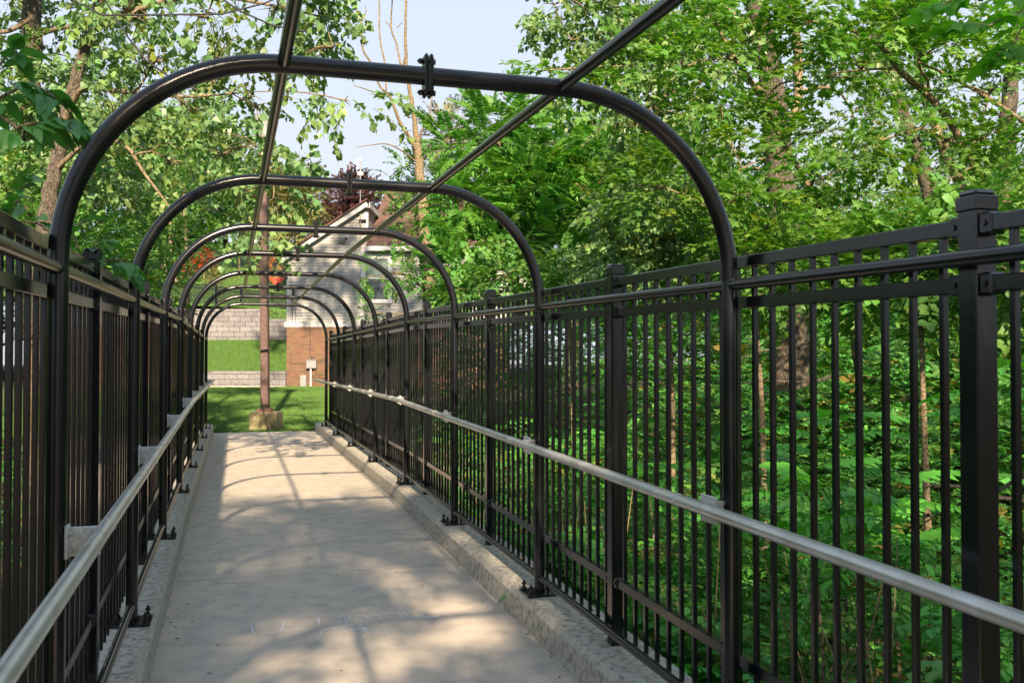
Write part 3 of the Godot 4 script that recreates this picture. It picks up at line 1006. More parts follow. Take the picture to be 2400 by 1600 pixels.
func house() -> void:
	rng.seed = 41
	var h := thing("house", "grey sided house on a brick base beyond the walkway", "house", HOUSE, YAW)
	# brick base
	var core := solid("wall", Vector3(4.0, 0.6, -2.0), Vector3(7.98, 3.3, 3.96), M.mortar, h, 0.0)
	var bg := Geo.new()
	var row := 0
	var y := -0.3
	while y < 2.16:
		var x := 0.0 if row % 2 == 0 else -0.105
		while x < 7.9:
			var a := maxf(x, 0.0)
			var b := minf(x + 0.2, 7.99)
			if b - a > 0.03:
				var t := rnd(0.78, 1.1)
				bg.col = Color(t * rnd(0.9, 1.08), t * rnd(0.85, 1.08), t * rnd(0.8, 1.2))
				if rng.randf() < 0.14: bg.col = Color(0.62, 0.72, 0.8) * rnd(0.8, 1.1)
				bg.box(Vector3((a + b) / 2, y + 0.029, -0.032 + rnd(0.0, 0.004)), Vector3(b - a, 0.058, 0.08), Basis.IDENTITY)
			x += 0.21
		y += 0.0677
		row += 1
	obj("bricks", bg, M.brick, core, -core.position, "stuff")
	# siding of the tall part and of the wing
	solid("band", Vector3(3.95, 2.29, 0.0), Vector3(8.05, 0.18, 0.06), M.trim, h)
	var step := 0.1115
	var wing_x := 2.69
	var body := Geo.new()
	body.poly([Vector3(0.02, 2.3, 0), Vector3(2.87, 2.3, 0), Vector3(2.87, 6.5, 0), Vector3(0.02, 4.62, 0)], Vector3.BACK)
	body.poly([Vector3(2.87, 2.3, 0), Vector3(2.87, 6.5, 0), Vector3(2.87, 6.5, -6), Vector3(2.87, 2.3, -6)], Vector3.RIGHT)
	body.poly([Vector3(0.02, 2.3, 0), Vector3(0.02, 4.62, 0), Vector3(0.02, 4.62, -6), Vector3(0.02, 2.3, -6)], Vector3.LEFT)
	body.poly([Vector3(0.02, -0.3, -3.97), Vector3(2.87, -0.3, -3.97), Vector3(2.87, 6.5, -6), Vector3(0.02, 4.62, -6)], Vector3.FORWARD)
	var main := obj("wall", body, M.siding, h)
	var rake := func(x: float) -> float: return 4.64 + x * 0.664
	y = 2.38
	while y < 6.42:
		var g := Geo.new()
		var x0 := maxf(0.02, (y + 0.0 - 4.64) / 0.664 + 0.03)
		var x0t := maxf(0.02, (y + step - 4.64) / 0.664 + 0.03)
		if x0t < 2.8:
			board(g, x0, 2.84, x0t, 2.84, y, step, 0.0)
			obj("siding_board", g, M.siding, main)
		y += step
	y = 5.3
	while y < 6.4:      # the side of the tall part, above the roof of the wing
		var g := Geo.new()
		board(g, 0.0, 5.9, 0.0, 5.9, y, step, 0.0)
		var o := obj("siding_board", g, M.siding, main)
		o.transform = Transform3D(Basis(Vector3.UP, PI / 2), Vector3(2.87, 0, 0))
		y += step
	for q in [[0.05, 2.38, 4.62], [2.865, 5.3, 6.48]]:
		solid("corner_board", Vector3(q[0], (q[1] + q[2]) / 2, 0.004), Vector3(0.1, q[2] - q[1], 0.06), M.trim, h)
	# roof of the tall part
	var roof := Geo.new()
	var sl := Vector3(1, 0.664, 0).normalized()
	var nrm := Vector3(-0.664, 1, 0).normalized()
	var rc := Vector3(1.4, 4.64 + 1.4 * 0.664, -2.9) + nrm * 0.14
	roof.box(rc, Vector3(3.85, 0.05, 6.6), Basis(sl, nrm, Vector3.BACK), 0.006)
	var rf := obj("roof", roof, M.shingle, h)
	var fg := Geo.new()
	fg.box(Vector3(1.36, 4.64 + 1.36 * 0.664, 0.27) + nrm * 0.03, Vector3(3.75, 0.19, 0.03), Basis(sl, nrm, Vector3.BACK), 0.004)
	obj("fascia", fg, M.trim, rf)
	var sg := Geo.new()
	sg.box(Vector3(1.36, 4.64 + 1.36 * 0.664, 0.12) + nrm * -0.03, Vector3(3.7, 0.015, 0.28), Basis(sl, nrm, Vector3.BACK), 0.002)
	obj("soffit", sg, M.white, rf)
	var ef := Geo.new()
	ef.box(Vector3(3.0, 6.53, -2.7), Vector3(0.04, 0.19, 6.0), Basis.IDENTITY, 0.004)
	ef.box(Vector3(2.93, 6.46, -2.7), Vector3(0.14, 0.02, 6.0), Basis.IDENTITY, 0.002)
	obj("fascia", ef, M.trim, rf)
	# the wing to the right
	var wz := 0.22
	var wb := Geo.new()
	wb.box(Vector3(wing_x + 3.0, 3.63, wz - 2.6), Vector3(6.0, 2.72, 5.2), Basis.IDENTITY)
	var wing := obj("wall", wb, M.siding, h)
	var wx0 := 2.77      # window opening
	var wx1 := 3.72
	y = 2.38
	while y < 4.95:
		var spans := [[wing_x + 0.13, wing_x + 5.95]]
		if y + step > 3.08 and y < 4.72: spans = [[wx1 + 0.1, wing_x + 5.95]]
		for q in spans:
			var g := Geo.new()
			board(g, q[0], q[1], q[0], q[1], y, step, wz)
			obj("siding_board", g, M.siding, wing)
		y += step
	solid("corner_board", Vector3(wing_x + 0.06, 3.66, wz + 0.012), Vector3(0.14, 2.56, 0.05), M.trim, h)
	var r2 := Geo.new()
	var pitch := 0.50
	var up2 := Vector3(0, sin(pitch), -cos(pitch))
	var n2 := Vector3(0, cos(pitch), sin(pitch))
	var e0 := Vector3(wing_x + 3.3, 5.0, wz + 0.35)
	r2.box(e0 + up2 * 3.4, Vector3(6.2, 0.04, 6.8), Basis(Vector3.RIGHT, n2, -up2), 0.004)
	var wr := obj("roof", r2, M.shingle, h)
	var shg := Geo.new()
	for j in 42:
		var x := wing_x + 0.2 + rnd(0, 0.25)
		while x < wing_x + 6.3:
			var wd := rnd(0.2, 0.34)
			var t := rnd(0.7, 1.2)
			shg.col = Color(t, t * rnd(0.92, 1.05), t)
			shg.box(Vector3(x + wd / 2, e0.y, e0.z) + up2 * (0.08 + j * 0.16) + n2 * (0.026 + rnd(0, 0.003)), Vector3(wd - 0.006, 0.012, 0.17), Basis(Vector3.RIGHT, n2.rotated(Vector3.RIGHT, 0.05), (-up2).rotated(Vector3.RIGHT, 0.05)))
			x += wd
	obj("shingles", shg, M.shingle, wr, Vector3.ZERO, "stuff")
	solid("fascia", Vector3(wing_x + 3.3, 4.95, wz + 0.36), Vector3(6.2, 0.17, 0.03), M.trim, wr)
	solid("soffit", Vector3(wing_x + 3.3, 4.88, wz + 0.18), Vector3(6.2, 0.02, 0.34), M.white, wr)
	# window
	var w := Node3D.new()
	w.name = "window"
	h.add_child(w, true)
	w.position = Vector3((wx0 + wx1) / 2 + 0.02, 3.9, wz)
	solid("glass_backing", Vector3(0, 0, 0.004), Vector3(0.8, 1.5, 0.006), M.dark, w, 0.0)
	for q in [[-0.47, 0.0, 0.14, 1.74], [0.47, 0.0, 0.14, 1.74]]: solid("frame", Vector3(q[0], q[1], 0.03), Vector3(q[2], q[3], 0.06), M.white, w)
	solid("frame", Vector3(0, 0.79, 0.03), Vector3(0.8, 0.16, 0.062), M.white, w)
	solid("sill", Vector3(0, -0.8, 0.04), Vector3(1.1, 0.14, 0.09), M.white, w)
	solid("sash_rail", Vector3(0, 0.02, 0.03), Vector3(0.8, 0.05, 0.04), M.white, w)
	for k in 14: solid("blind_slat", Vector3(0, 0.07 + k * 0.047, 0.014), Vector3(0.78, 0.04, 0.004), M.blind, w, 0.0, Basis(Vector3.RIGHT, 0.45))
	for k in 4: solid("blind_slat", Vector3(0, -0.06 - k * 0.075, 0.014), Vector3(0.78, 0.035, 0.004), M.white, w, 0.0, Basis(Vector3.RIGHT, 0.5))
	solid("pane", Vector3(0, 0.0, 0.033), Vector3(0.79, 1.48, 0.003), M.glass, w, 0.0)
	# things on the wall
	var fl := thing("floodlight", "small dark floodlight under the gable of the grey house", "light fixture", HOUSE + Vector3(1.98, 5.36, 0.06).rotated(Vector3.UP, YAW), YAW)
	solid("mount", Vector3(0.05, 0.02, 0), Vector3(0.3, 0.05, 0.08), M.dark, fl)
	solid("lamp_body", Vector3(0, -0.06, 0.07), Vector3(0.26, 0.15, 0.14), M.grey_box, fl, 0.02, Basis(Vector3.RIGHT, 0.5))
	var an := thing("antenna_mast", "thin grey antenna mast with a white sensor rising before the gable", "antenna", HOUSE + Vector3(2.64, 4.9, 0.10).rotated(Vector3.UP, YAW), YAW)
	var ag := Geo.new()
	ag.tube([Vector3(0, 0, 0), Vector3(0, 3.3, 0)], [0.022, 0.02], 8)
	obj("pole", ag, M.grey_box, an)
	solid("bracket", Vector3(0.08, 1.1, -0.03), Vector3(0.26, 0.06, 0.1), M.dark, an)
	var ah := Geo.new()
	ah.tube([Vector3(0, 2.72, 0), Vector3(0, 2.76, 0), Vector3(0, 2.84, 0), Vector3(0, 2.88, 0)], [0.06, 0.12, 0.11, 0.03], 12)
	ah.tube([Vector3(0, 3.24, 0), Vector3(0, 3.3, 0), Vector3(0, 3.34, 0)], [0.04, 0.06, 0.02], 10)
	ah.box(Vector3(-0.13, 3.22, 0), Vector3(0.12, 0.14, 0.1), Basis(Vector3.BACK, 0.3), 0.02)
	ah.box(Vector3(-0.1, 2.98, 0), Vector3(0.1, 0.1, 0.08), Basis.IDENTITY, 0.02)
	ah.bar(Vector3(-0.13, 3.16, 0), Vector3(0, 3.06, 0), 0.02, 0.02)
	obj("sensor", ah, M.white, an)
	var mb := thing("meter_box", "pale grey meter box on a pipe against the brick wall", "utility box", HOUSE + Vector3(0.92, 0.0, 0.0).rotated(Vector3.UP, YAW), YAW)
	solid("housing", Vector3(0, 0.86, 0.12), Vector3(0.36, 0.29, 0.16), M.grey_box, mb, 0.015)
	solid("lid", Vector3(0, 1.02, 0.13), Vector3(0.38, 0.025, 0.19), M.grey_box, mb)
	var cg := Geo.new()
	cg.tube([Vector3(-0.03, -0.1, 0.12), Vector3(-0.03, 0.72, 0.12)], [0.03, 0.03], 10)
	obj("pipe", cg, M.white, mb)
	var lx := Geo.new()
	lx.tube([Vector3(0.1, 0.72, 0.1), Vector3(0.13, 0.6, 0.1), Vector3(0.08, 0.4, 0.09), Vector3(0.1, 0.2, 0.08)], [0.015, 0.015, 0.015, 0.015], 6)
	lx.tube([Vector3(0.13, 0.72, 0.1), Vector3(0.2, 0.5, 0.09), Vector3(0.32, 0.4, 0.08), Vector3(0.5, 0.38, 0.07)], [0.01, 0.01, 0.01, 0.01], 6)
	obj("cable", lx, M.rust, mb)
	var b2 := thing("junction_box", "smaller pale green box low on the brick wall left of the meter pipe", "utility box", HOUSE + Vector3(0.62, 0.26, 0.06).rotated(Vector3.UP, YAW), YAW)
	solid("housing", Vector3.ZERO, Vector3(0.23, 0.43, 0.12), M.grey_box, b2, 0.012)
	solid("cover", Vector3(0, 0, 0.066), Vector3(0.19, 0.38, 0.012), M.grey_box, b2)
	var wg := Geo.new()
	wg.tube([Vector3(0.92, 1.0, 0.02), Vector3(0.82, 1.4, 0.02), Vector3(0.86, 1.75, 0.02), Vector3(0.82, 2.1, 0.02), Vector3(0.84, 2.3, 0.045), Vector3(0.6, 2.37, 0.045), Vector3(0.3, 2.33, 0.045)], [0.007, 0.007, 0.007, 0.007, 0.007, 0.007, 0.007], 5)
	wg.tube([Vector3(0.2, 2.3, 0.04), Vector3(0.21, 3.4, 0.03), Vector3(0.2, 3.6, 0.03)], [0.012, 0.012, 0.012], 5)
	wg.tube([Vector3(0.32, 2.3, 0.04), Vector3(0.3, 2.9, 0.03)], [0.01, 0.01], 5)
	wg.box(Vector3(0.25, 3.45, 0.05), Vector3(0.05, 0.2, 0.06), Basis.IDENTITY, 0.01)
	var wi := tag(obj("wall_wire", wg, M.dark), "thin dark wires running over brick and siding to the meter box", "wire")
	wi.position = HOUSE
	wi.rotation.y = YAW

# ------------------------------------------------------------------ retaining walls and the fence above them
func block_wall(called: String, label: String, at: Vector3, turn: float, rows: Array, hgt: float, wide: float, cap: float) -> void:
	var root := thing(called, label, "retaining wall", at, turn, "grey block retaining walls")
	var kinds := []
	for k in 6:
		var t := rnd(0.72, 1.1)
		var g := Geo.new()
		g.col = Color(t * rnd(0.97, 1.03), t, t * rnd(0.97, 1.06))
		g.box(Vector3.ZERO, Vector3(wide - 0.012, hgt - 0.009, 0.26), Basis.IDENTITY, 0.009)
		kinds.append(g.mesh())
	var ck := []
	for k in 3:
		var t := rnd(0.85, 1.12)
		var g := Geo.new()
		g.col = Color(t, t, t)
		g.box(Vector3.ZERO, Vector3(wide * 1.3 - 0.008, cap - 0.008, 0.31), Basis.IDENTITY, 0.01)
		ck.append(g.mesh())
	for s in rows:      # [x from, x to, courses]
		var back := Geo.new()
		back.box(Vector3((s[0] + s[1]) / 2, s[2] * hgt / 2, -0.14), Vector3(s[1] - s[0] - 0.02, s[2] * hgt - 0.02, 0.2), Basis.IDENTITY)
		obj("core", back, M.joint, root)
		for r in s[2]:
			var x: float = s[0] + (wide * 0.5 if r % 2 else 0.0)
			while x < s[1] - 0.05:
				var k := rng.randi() % 6
				var o := obj("block", kinds[k], M.block, root, Vector3(minf(x + wide / 2, s[1] - wide / 2 + 0.0), r * hgt + hgt / 2, rnd(-0.004, 0.004) - r * 0.012))
				var fit: float = minf(wide, s[1] - x)
				o.position.x = x + fit / 2
				o.scale.x = fit / wide
				x += wide
		var x: float = s[0]
		while x < s[1] - 0.05:
			var fc: float = minf(wide * 1.3, s[1] - x)
			var co := obj("cap", ck[rng.randi() % 3], M.block, root, Vector3(x + fc / 2, s[2] * hgt + cap / 2, 0.01 - s[2] * 0.012))
			co.scale.x = fc / (wide * 1.3)
			x += wide * 1.3

func walls() -> void:
	rng.seed = 52
	block_wall("retaining_wall", "lower grey block retaining wall meeting the brick corner of the house", from_house(-0.02, -0.06, 0.1), YAW - 0.09, [[-6.3, 0.0, 3]], 0.19, 0.45, 0.11)
	block_wall("retaining_wall", "upper grey block retaining wall stepping down towards the house", from_house(0.1, 1.72, 3.3), YAW, [[-7.2, -1.8, 6], [-1.795, 0.0, 4]], 0.2, 0.45, 0.1)
	var sg := Geo.new()
	for k in 12:
		var a := from_house(-0.55 * k, 0.0, -0.0 - 0.05 * k - 0.06)
		var b := from_house(-0.55 * (k + 1), 0.0, -0.05 * (k + 1) - 0.06)
		a.y = ground_y(a.x, a.z) + 0.035
		b.y = ground_y(b.x, b.z) + 0.035
		sg.bar(a, b, 0.2, 0.09, 0.01)
	tag(obj("mow_strip", sg, M.concrete), "pale concrete strip along the foot of the lower block wall", "", "", "structure")

	# fence on the hill
	var p0 := Vector3(-4.067, 3.676, -40.749)
	var p1 := Vector3(2.508, 3.588, -48.206)
	var root := thing("hill_fence", "black picket fence on the lawn above the block walls", "fence", p0)
	var home := -root.position
	var n := 6
	for i in n + 1:
		var p := p0.lerp(p1, float(i) / n)
		p.y -= 0.0
		var g := Geo.new()
		g.box(p + Vector3(0, 0.52, 0), Vector3(0.065, 1.36, 0.065), Basis(Vector3.UP, 0.9), 0.004)
		g.box(p + Vector3(0, 1.21, 0), Vector3(0.08, 0.03, 0.08), Basis(Vector3.UP, 0.9), 0.004)
		obj("post", g, M.black, root, home)
		if i == n: break
		var q := p0.lerp(p1, float(i + 1) / n)
		var panel := Node3D.new()
		panel.name = "panel"
		root.add_child(panel, true)
		panel.position = home
		for hgt in [1.12, 0.98, 0.1]:
			var rg := Geo.new()
			rg.bar(p + Vector3(0, hgt, 0), q + Vector3(0, hgt, 0), 0.038, 0.042)
			obj("rail", rg, M.black, panel)
		var pk := Geo.new()
		for k in 20:
			var c := p.lerp(q, (k + 1) / 21.0)
			pk.box(c + Vector3(0, 0.56, 0), Vector3(0.022, 1.14, 0.022), Basis(Vector3.UP, 0.9))
		obj("pickets", pk, M.black, panel, Vector3.ZERO, "stuff")

# ------------------------------------------------------------------ plants
func near_leaf_mesh(kind: String, L: float, wide: float, m: Material) -> ArrayMesh:
	var g: Geo
	if kind == "oval":
		g = smooth_leaf(L, wide, rnd(0.1, 0.4), rnd(0.15, 0.4), rnd(0, 6))
	else:
		g = Geo.new()
		g.col = tone(0.12)
		leaf(g, Vector3.ZERO, Vector3(0, 1, 0), Vector3(0, 0, 1), L, wide, kind, rnd(0.1, 0.35), rnd(0.1, 0.3))
	g.col = Color(1.2, 1.0, 0.7)
	g.tube([Vector3(0, -0.03, -0.004), Vector3(0, 0.0, 0.0)], [0.0015, 0.0015], 3, false)
	var a := g.mesh()
	a.surface_set_material(0, m)
	return a

# A plant close to the viewer: every leaf a part of its own. twigs: [[points...], leaf count]
func close_plant(called: String, label: String, category: String, twigs: Array, meshes: Array, m: Material, opt: Dictionary) -> void:
	rng.seed = opt.seed
	var root := thing(called, label, category, twigs[0][0][0])
	var home := -root.position
	for t in twigs:
		var pts: Array = t[0]
		var g := Geo.new()
		var sm := []
		for i in pts.size() - 1:
			for j in 4: sm.append(pts[i].lerp(pts[i + 1], j / 4.0) + Vector3.UP * 0.01 * sin(j * PI / 4))
		sm.append(pts[-1])
		var rad := []
		for i in sm.size(): rad.append(lerpf(t[2], 0.0025, float(i) / (sm.size() - 1)))
		g.tube(sm, rad, 6)
		obj("twig", g, m, root, home)
		for k in t[1]:
			var f: float = lerpf(t[3] if t.size() > 3 else 0.25, 1.0, (k + rng.randf()) / t[1]) * (sm.size() - 1)
			var i := mini(int(f), sm.size() - 2)
			var p: Vector3 = sm[i].lerp(sm[i + 1], f - i)
			var along_: Vector3 = (sm[i + 1] - sm[i]).normalized()
			var side := along_.cross(Vector3.UP).normalized() * (1.0 if k % 2 == 0 else -1.0)
			var dirn: Vector3 = side * rnd(0.5, 1.1) + along_ * rnd(0.3, 0.9) + Vector3.UP * rnd(opt.get("lo", -0.5), opt.get("hi", 0.3))
			var o := obj("leaf", meshes[rng.randi() % meshes.size()], null, root)
			o.transform = Transform3D(toward(dirn, Vector3.UP + dir_rand() * 0.5, rnd(0.7, 1.15)), p + dirn.normalized() * 0.03 + home)

func undergrowth(called: String, label: String, count: int, leaves: Array, where: Callable) -> void:
	var root := thing(called, label, "", Vector3.ZERO)
	root.set_meta("kind", "stuff")
	var xf := []
	var ti := []
	for s in leaves.size(): xf.append([]); ti.append([])
	var nz := FastNoiseLite.new()
	nz.seed = 5
	nz.frequency = 0.45
	for k in count:
		var w: Array = where.call(nz)
		if w.is_empty(): continue
		var s: int = rng.randi() % leaves.size()
		var a := rnd(0, TAU)
		var grow := Vector3(cos(a), rnd(-0.25, 0.6), sin(a))
		xf[s].append(Transform3D(toward(grow, Vector3.UP + dir_rand() * 0.35, w[1] * rnd(0.7, 1.25)), w[0]))
		var t := rnd(0.7, 1.25)
		var y := rnd(-0.12, 0.2)
		ti[s].append(Color(t * (1 + y), t, t * (1 - y)) if rng.randf() > 0.06 else Color(2.6, 0.75, 0.9) * t)
	for s in leaves.size():
		if xf[s].size(): scatter("leaves", leaves[s], xf[s], ti[s], root)

func plants(L_cotton: Array, L_maple: Array, L_ail: Array, L_shrub: Array, L_small: Array, L_under: Array, L_underfrond: Array, with: Callable, small: Array, oval: Array, fronds: Array) -> void:
	var grey: Material = M.bark_grey
	var tan_: Material = M.bark_tan
	# ---- left of the walkway
	tree("cottonwood", "leaning grey cottonwood with heart leaves hanging over the left fence", "tree",
		[[[Vector3(-2.155, 1.871, -12), 0.1127], [Vector3(-2.117, 2.658, -12), 0.1032], [Vector3(-2.077, 3.202, -12), 0.0911], [Vector3(-2, 3.651, -12), 0.0815], [Vector3(-1.914, 4.188, -12), 0.0743], [Vector3(-1.796, 4.71, -12), 0.0646], [Vector3(-1.618, 5.379, -12), 0.0550], [Vector3(-1.416, 6.311, -12), 0.0403]],
		 [[Vector3(-1.905, 4.203, -12), 0.0396], [Vector3(-1.669, 4.52, -11.6), 0.0313], [Vector3(-1.31, 4.42, -11.2), 0.0281], [Vector3(-0.946, 4.317, -10.8), 0.0228], [Vector3(-0.516, 4.203, -10.4), 0.0155], [Vector3(0.037, 4.174, -10), 0.0087]],
		 [[Vector3(-1.618, 5.379, -12), 0.0400], [Vector3(-1.01, 5.358, -11.2), 0.0308], [Vector3(-0.361, 5.349, -10.6), 0.0228], [Vector3(0.29, 5.182, -10.2), 0.0156], [Vector3(0.888, 5.038, -10), 0.0089]],
		 [[Vector3(-1.55, 5.587, -12), 0.0326], [Vector3(-0.996, 5.944, -11), 0.0256], [Vector3(-0.146, 6.114, -10.5), 0.0182], [Vector3(0.623, 5.858, -10), 0.0111]],
		 [[Vector3(-2, 3.651, -12), 0.0296], [Vector3(-1.562, 3.915, -11.5), 0.0239], [Vector3(-1.154, 3.784, -11), 0.0208], [Vector3(-0.918, 3.436, -10.8), 0.0159], [Vector3(-0.646, 3.052, -10.6), 0.0090]]],
		[[Vector3(-1.121, 5.182, -11), Vector3(0.695, 0.324, 1.3), 26], [Vector3(-0.316, 5.124, -10.6), Vector3(0.547, 0.319, 1.2), 25], [Vector3(0.377, 5.101, -10.2), Vector3(0.403, 0.313, 1.1), 20], [Vector3(0.844, 5.034, -10), Vector3(0.267, 0.222, 0.6), 10], [Vector3(0.957, 4.667, -9.8), Vector3(0.131, 0.131, 0.3), 3], [Vector3(1.058, 4.073, -9.6), Vector3(0.086, 0.12, 0.2), 3],
		 [Vector3(0.715, 4.619, -10), Vector3(0.266, 0.266, 0.7), 13], [Vector3(0.036, 4.667, -10.5), Vector3(0.592, 0.319, 1.2), 25], [Vector3(-0.857, 4.739, -11), Vector3(0.652, 0.326, 1.3), 25], [Vector3(0.587, 4.231, -10), Vector3(0.198, 0.154, 0.4), 6], [Vector3(0.213, 4.15, -10.4), Vector3(0.362, 0.272, 0.8), 13], [Vector3(-0.448, 4.157, -10.8), Vector3(0.554, 0.323, 1.1), 20],
		 [Vector3(-1.134, 4.207, -11.2), Vector3(0.518, 0.282, 1.2), 16], [Vector3(0.303, 3.701, -10.4), Vector3(0.227, 0.227, 0.6), 9], [Vector3(-0.136, 3.712, -10.8), Vector3(0.466, 0.279, 1), 16], [Vector3(-0.686, 3.667, -11.2), Vector3(0.523, 0.285, 1.1), 16], [Vector3(0.393, 3.341, -10.4), Vector3(0.182, 0.205, 0.4), 6], [Vector3(0.046, 3.254, -10.8), Vector3(0.374, 0.234, 0.8), 12],
		 [Vector3(0.269, 2.769, -10.6), Vector3(0.277, 0.277, 0.5), 10], [Vector3(0.39, 3.143, -10.3), Vector3(0.225, 0.27, 0.5), 9], [Vector3(0.029, 5.91, -10.4), Vector3(1.086, 0.407, 1.6), 29], [Vector3(-1.126, 5.928, -11), Vector3(0.742, 0.417, 1.6), 20], [Vector3(-1.2, 8.6, -11.5), Vector3(2.0, 1.1, 1.8), 34], [Vector3(-3.6, 9.2, -12), Vector3(2.0, 1.6, 2.0), 26], [Vector3(-1.6, 11.2, -12), Vector3(2.2, 1.3, 2.0), 30]],
		{"seed": 101, "bark": grey, "twig": tan_, "leaves": L_cotton, "clump": 0.26, "per": 5, "lift": -0.45})
	tree("cottonwood", "upright grey cottonwood trunk at the far left frame edge", "tree",
		
		[[[Vector3(-2.858, 1.728, -15), 0.1526], [Vector3(-2.847, 2.951, -15), 0.1407], [Vector3(-2.836, 4.18, -15), 0.1348], [Vector3(-2.836, 5.412, -15), 0.1320], [Vector3(-2.821, 6.279, -15), 0.1291], [Vector3(-2.8, 7.584, -15), 0.1109], [Vector3(-2.758, 9.149, -15), 0.0804]],
		 [[Vector3(-2.823, 6.403, -15), 0.0430], [Vector3(-3.016, 6.018, -14.5), 0.0295], [Vector3(-3.319, 5.776, -14), 0.0226]], [[Vector3(-2.831, 6.092, -15), 0.0399], [Vector3(-2.234, 5.974, -14), 0.0289], [Vector3(-1.6, 5.913, -13.4), 0.0168]]],
		[[Vector3(-3.224, 6.345, -15.5), Vector3(0.442, 0.379, 0.8), 5], [Vector3(-2.39, 5.885, -15), Vector3(0.558, 0.496, 1), 9], [Vector3(-2.04, 6.369, -14.5), Vector3(0.543, 0.362, 1.2), 8], [Vector3(-2.901, 5.089, -14.5), Vector3(0.414, 0.473, 1.2), 9], [Vector3(-2.139, 4.967, -14.5), Vector3(0.601, 0.481, 1.2), 12], [Vector3(-2.786, 4.265, -14.5), Vector3(0.533, 0.414, 1.2), 9], [Vector3(-1.898, 4.041, -14), Vector3(0.64, 0.465, 1.2), 12], [Vector3(-2.705, 7.2, -14.5), Vector3(0.953, 0.655, 1.6), 14]],
		{"seed": 102, "bark": grey, "twig": tan_, "leaves": L_cotton, "clump": 0.34, "per": 6, "lift": -0.4})
	var shrubs := [
		[[[Vector3(-2.685, 3.595, -14), Vector3(0.685, 0.4, 1.2), 14], [Vector3(-2.05, 2.765, -13), Vector3(0.589, 0.321, 1), 12], [Vector3(-2.536, 2.963, -13), Vector3(0.424, 0.318, 1), 10]], "fine leaved green shrub against the leaning cottonwood trunk", 13.5],
		[[[Vector3(-1.809, 4.207, -18), Vector3(0.982, 0.68, 1.5), 18], [Vector3(-2.034, 3.329, -17), Vector3(0.779, 0.425, 1.2), 14], [Vector3(-1.237, 3.622, -18), Vector3(0.609, 0.533, 1.2), 12]], "dense dark green shrub seen through the nearest hoop, above the left fence", 17.5],
		[[[Vector3(-1.08, 5.434, -22), Vector3(1.031, 0.75, 1.6), 14], [Vector3(-0.471, 4.956, -23), Vector3(1.087, 0.593, 1.6), 16], [Vector3(-1.342, 4.858, -22), Vector3(0.747, 0.56, 1.4), 10]], "mid green bushy tree seen through the second hoop on the left", 22.5],
		[[[Vector3(-1.349, 2.833, -16), Vector3(0.471, 0.337, 0.9), 9], [Vector3(-1.548, 2.459, -15.5), Vector3(0.389, 0.26, 0.8), 8]], "low bright shrub touching the left fence top beside the hill fence", 16.0],
	]
	for s in shrubs:
		var c: Vector3 = s[0][0][0]
		var base := Vector3(c.x, ground_y(c.x, c.z), c.z)
		tree("shrub", s[1], "shrub", [[[base, 0.07], [base.lerp(c, 0.5) + Vector3(0.1, 0, 0), 0.055], [c, 0.03]]], s[0], {"seed": 110 + int(s[2]), "bark": tan_, "leaves": L_small, "clump": 0.5, "per": 12, "size": 1.15, "lift": 0.0})

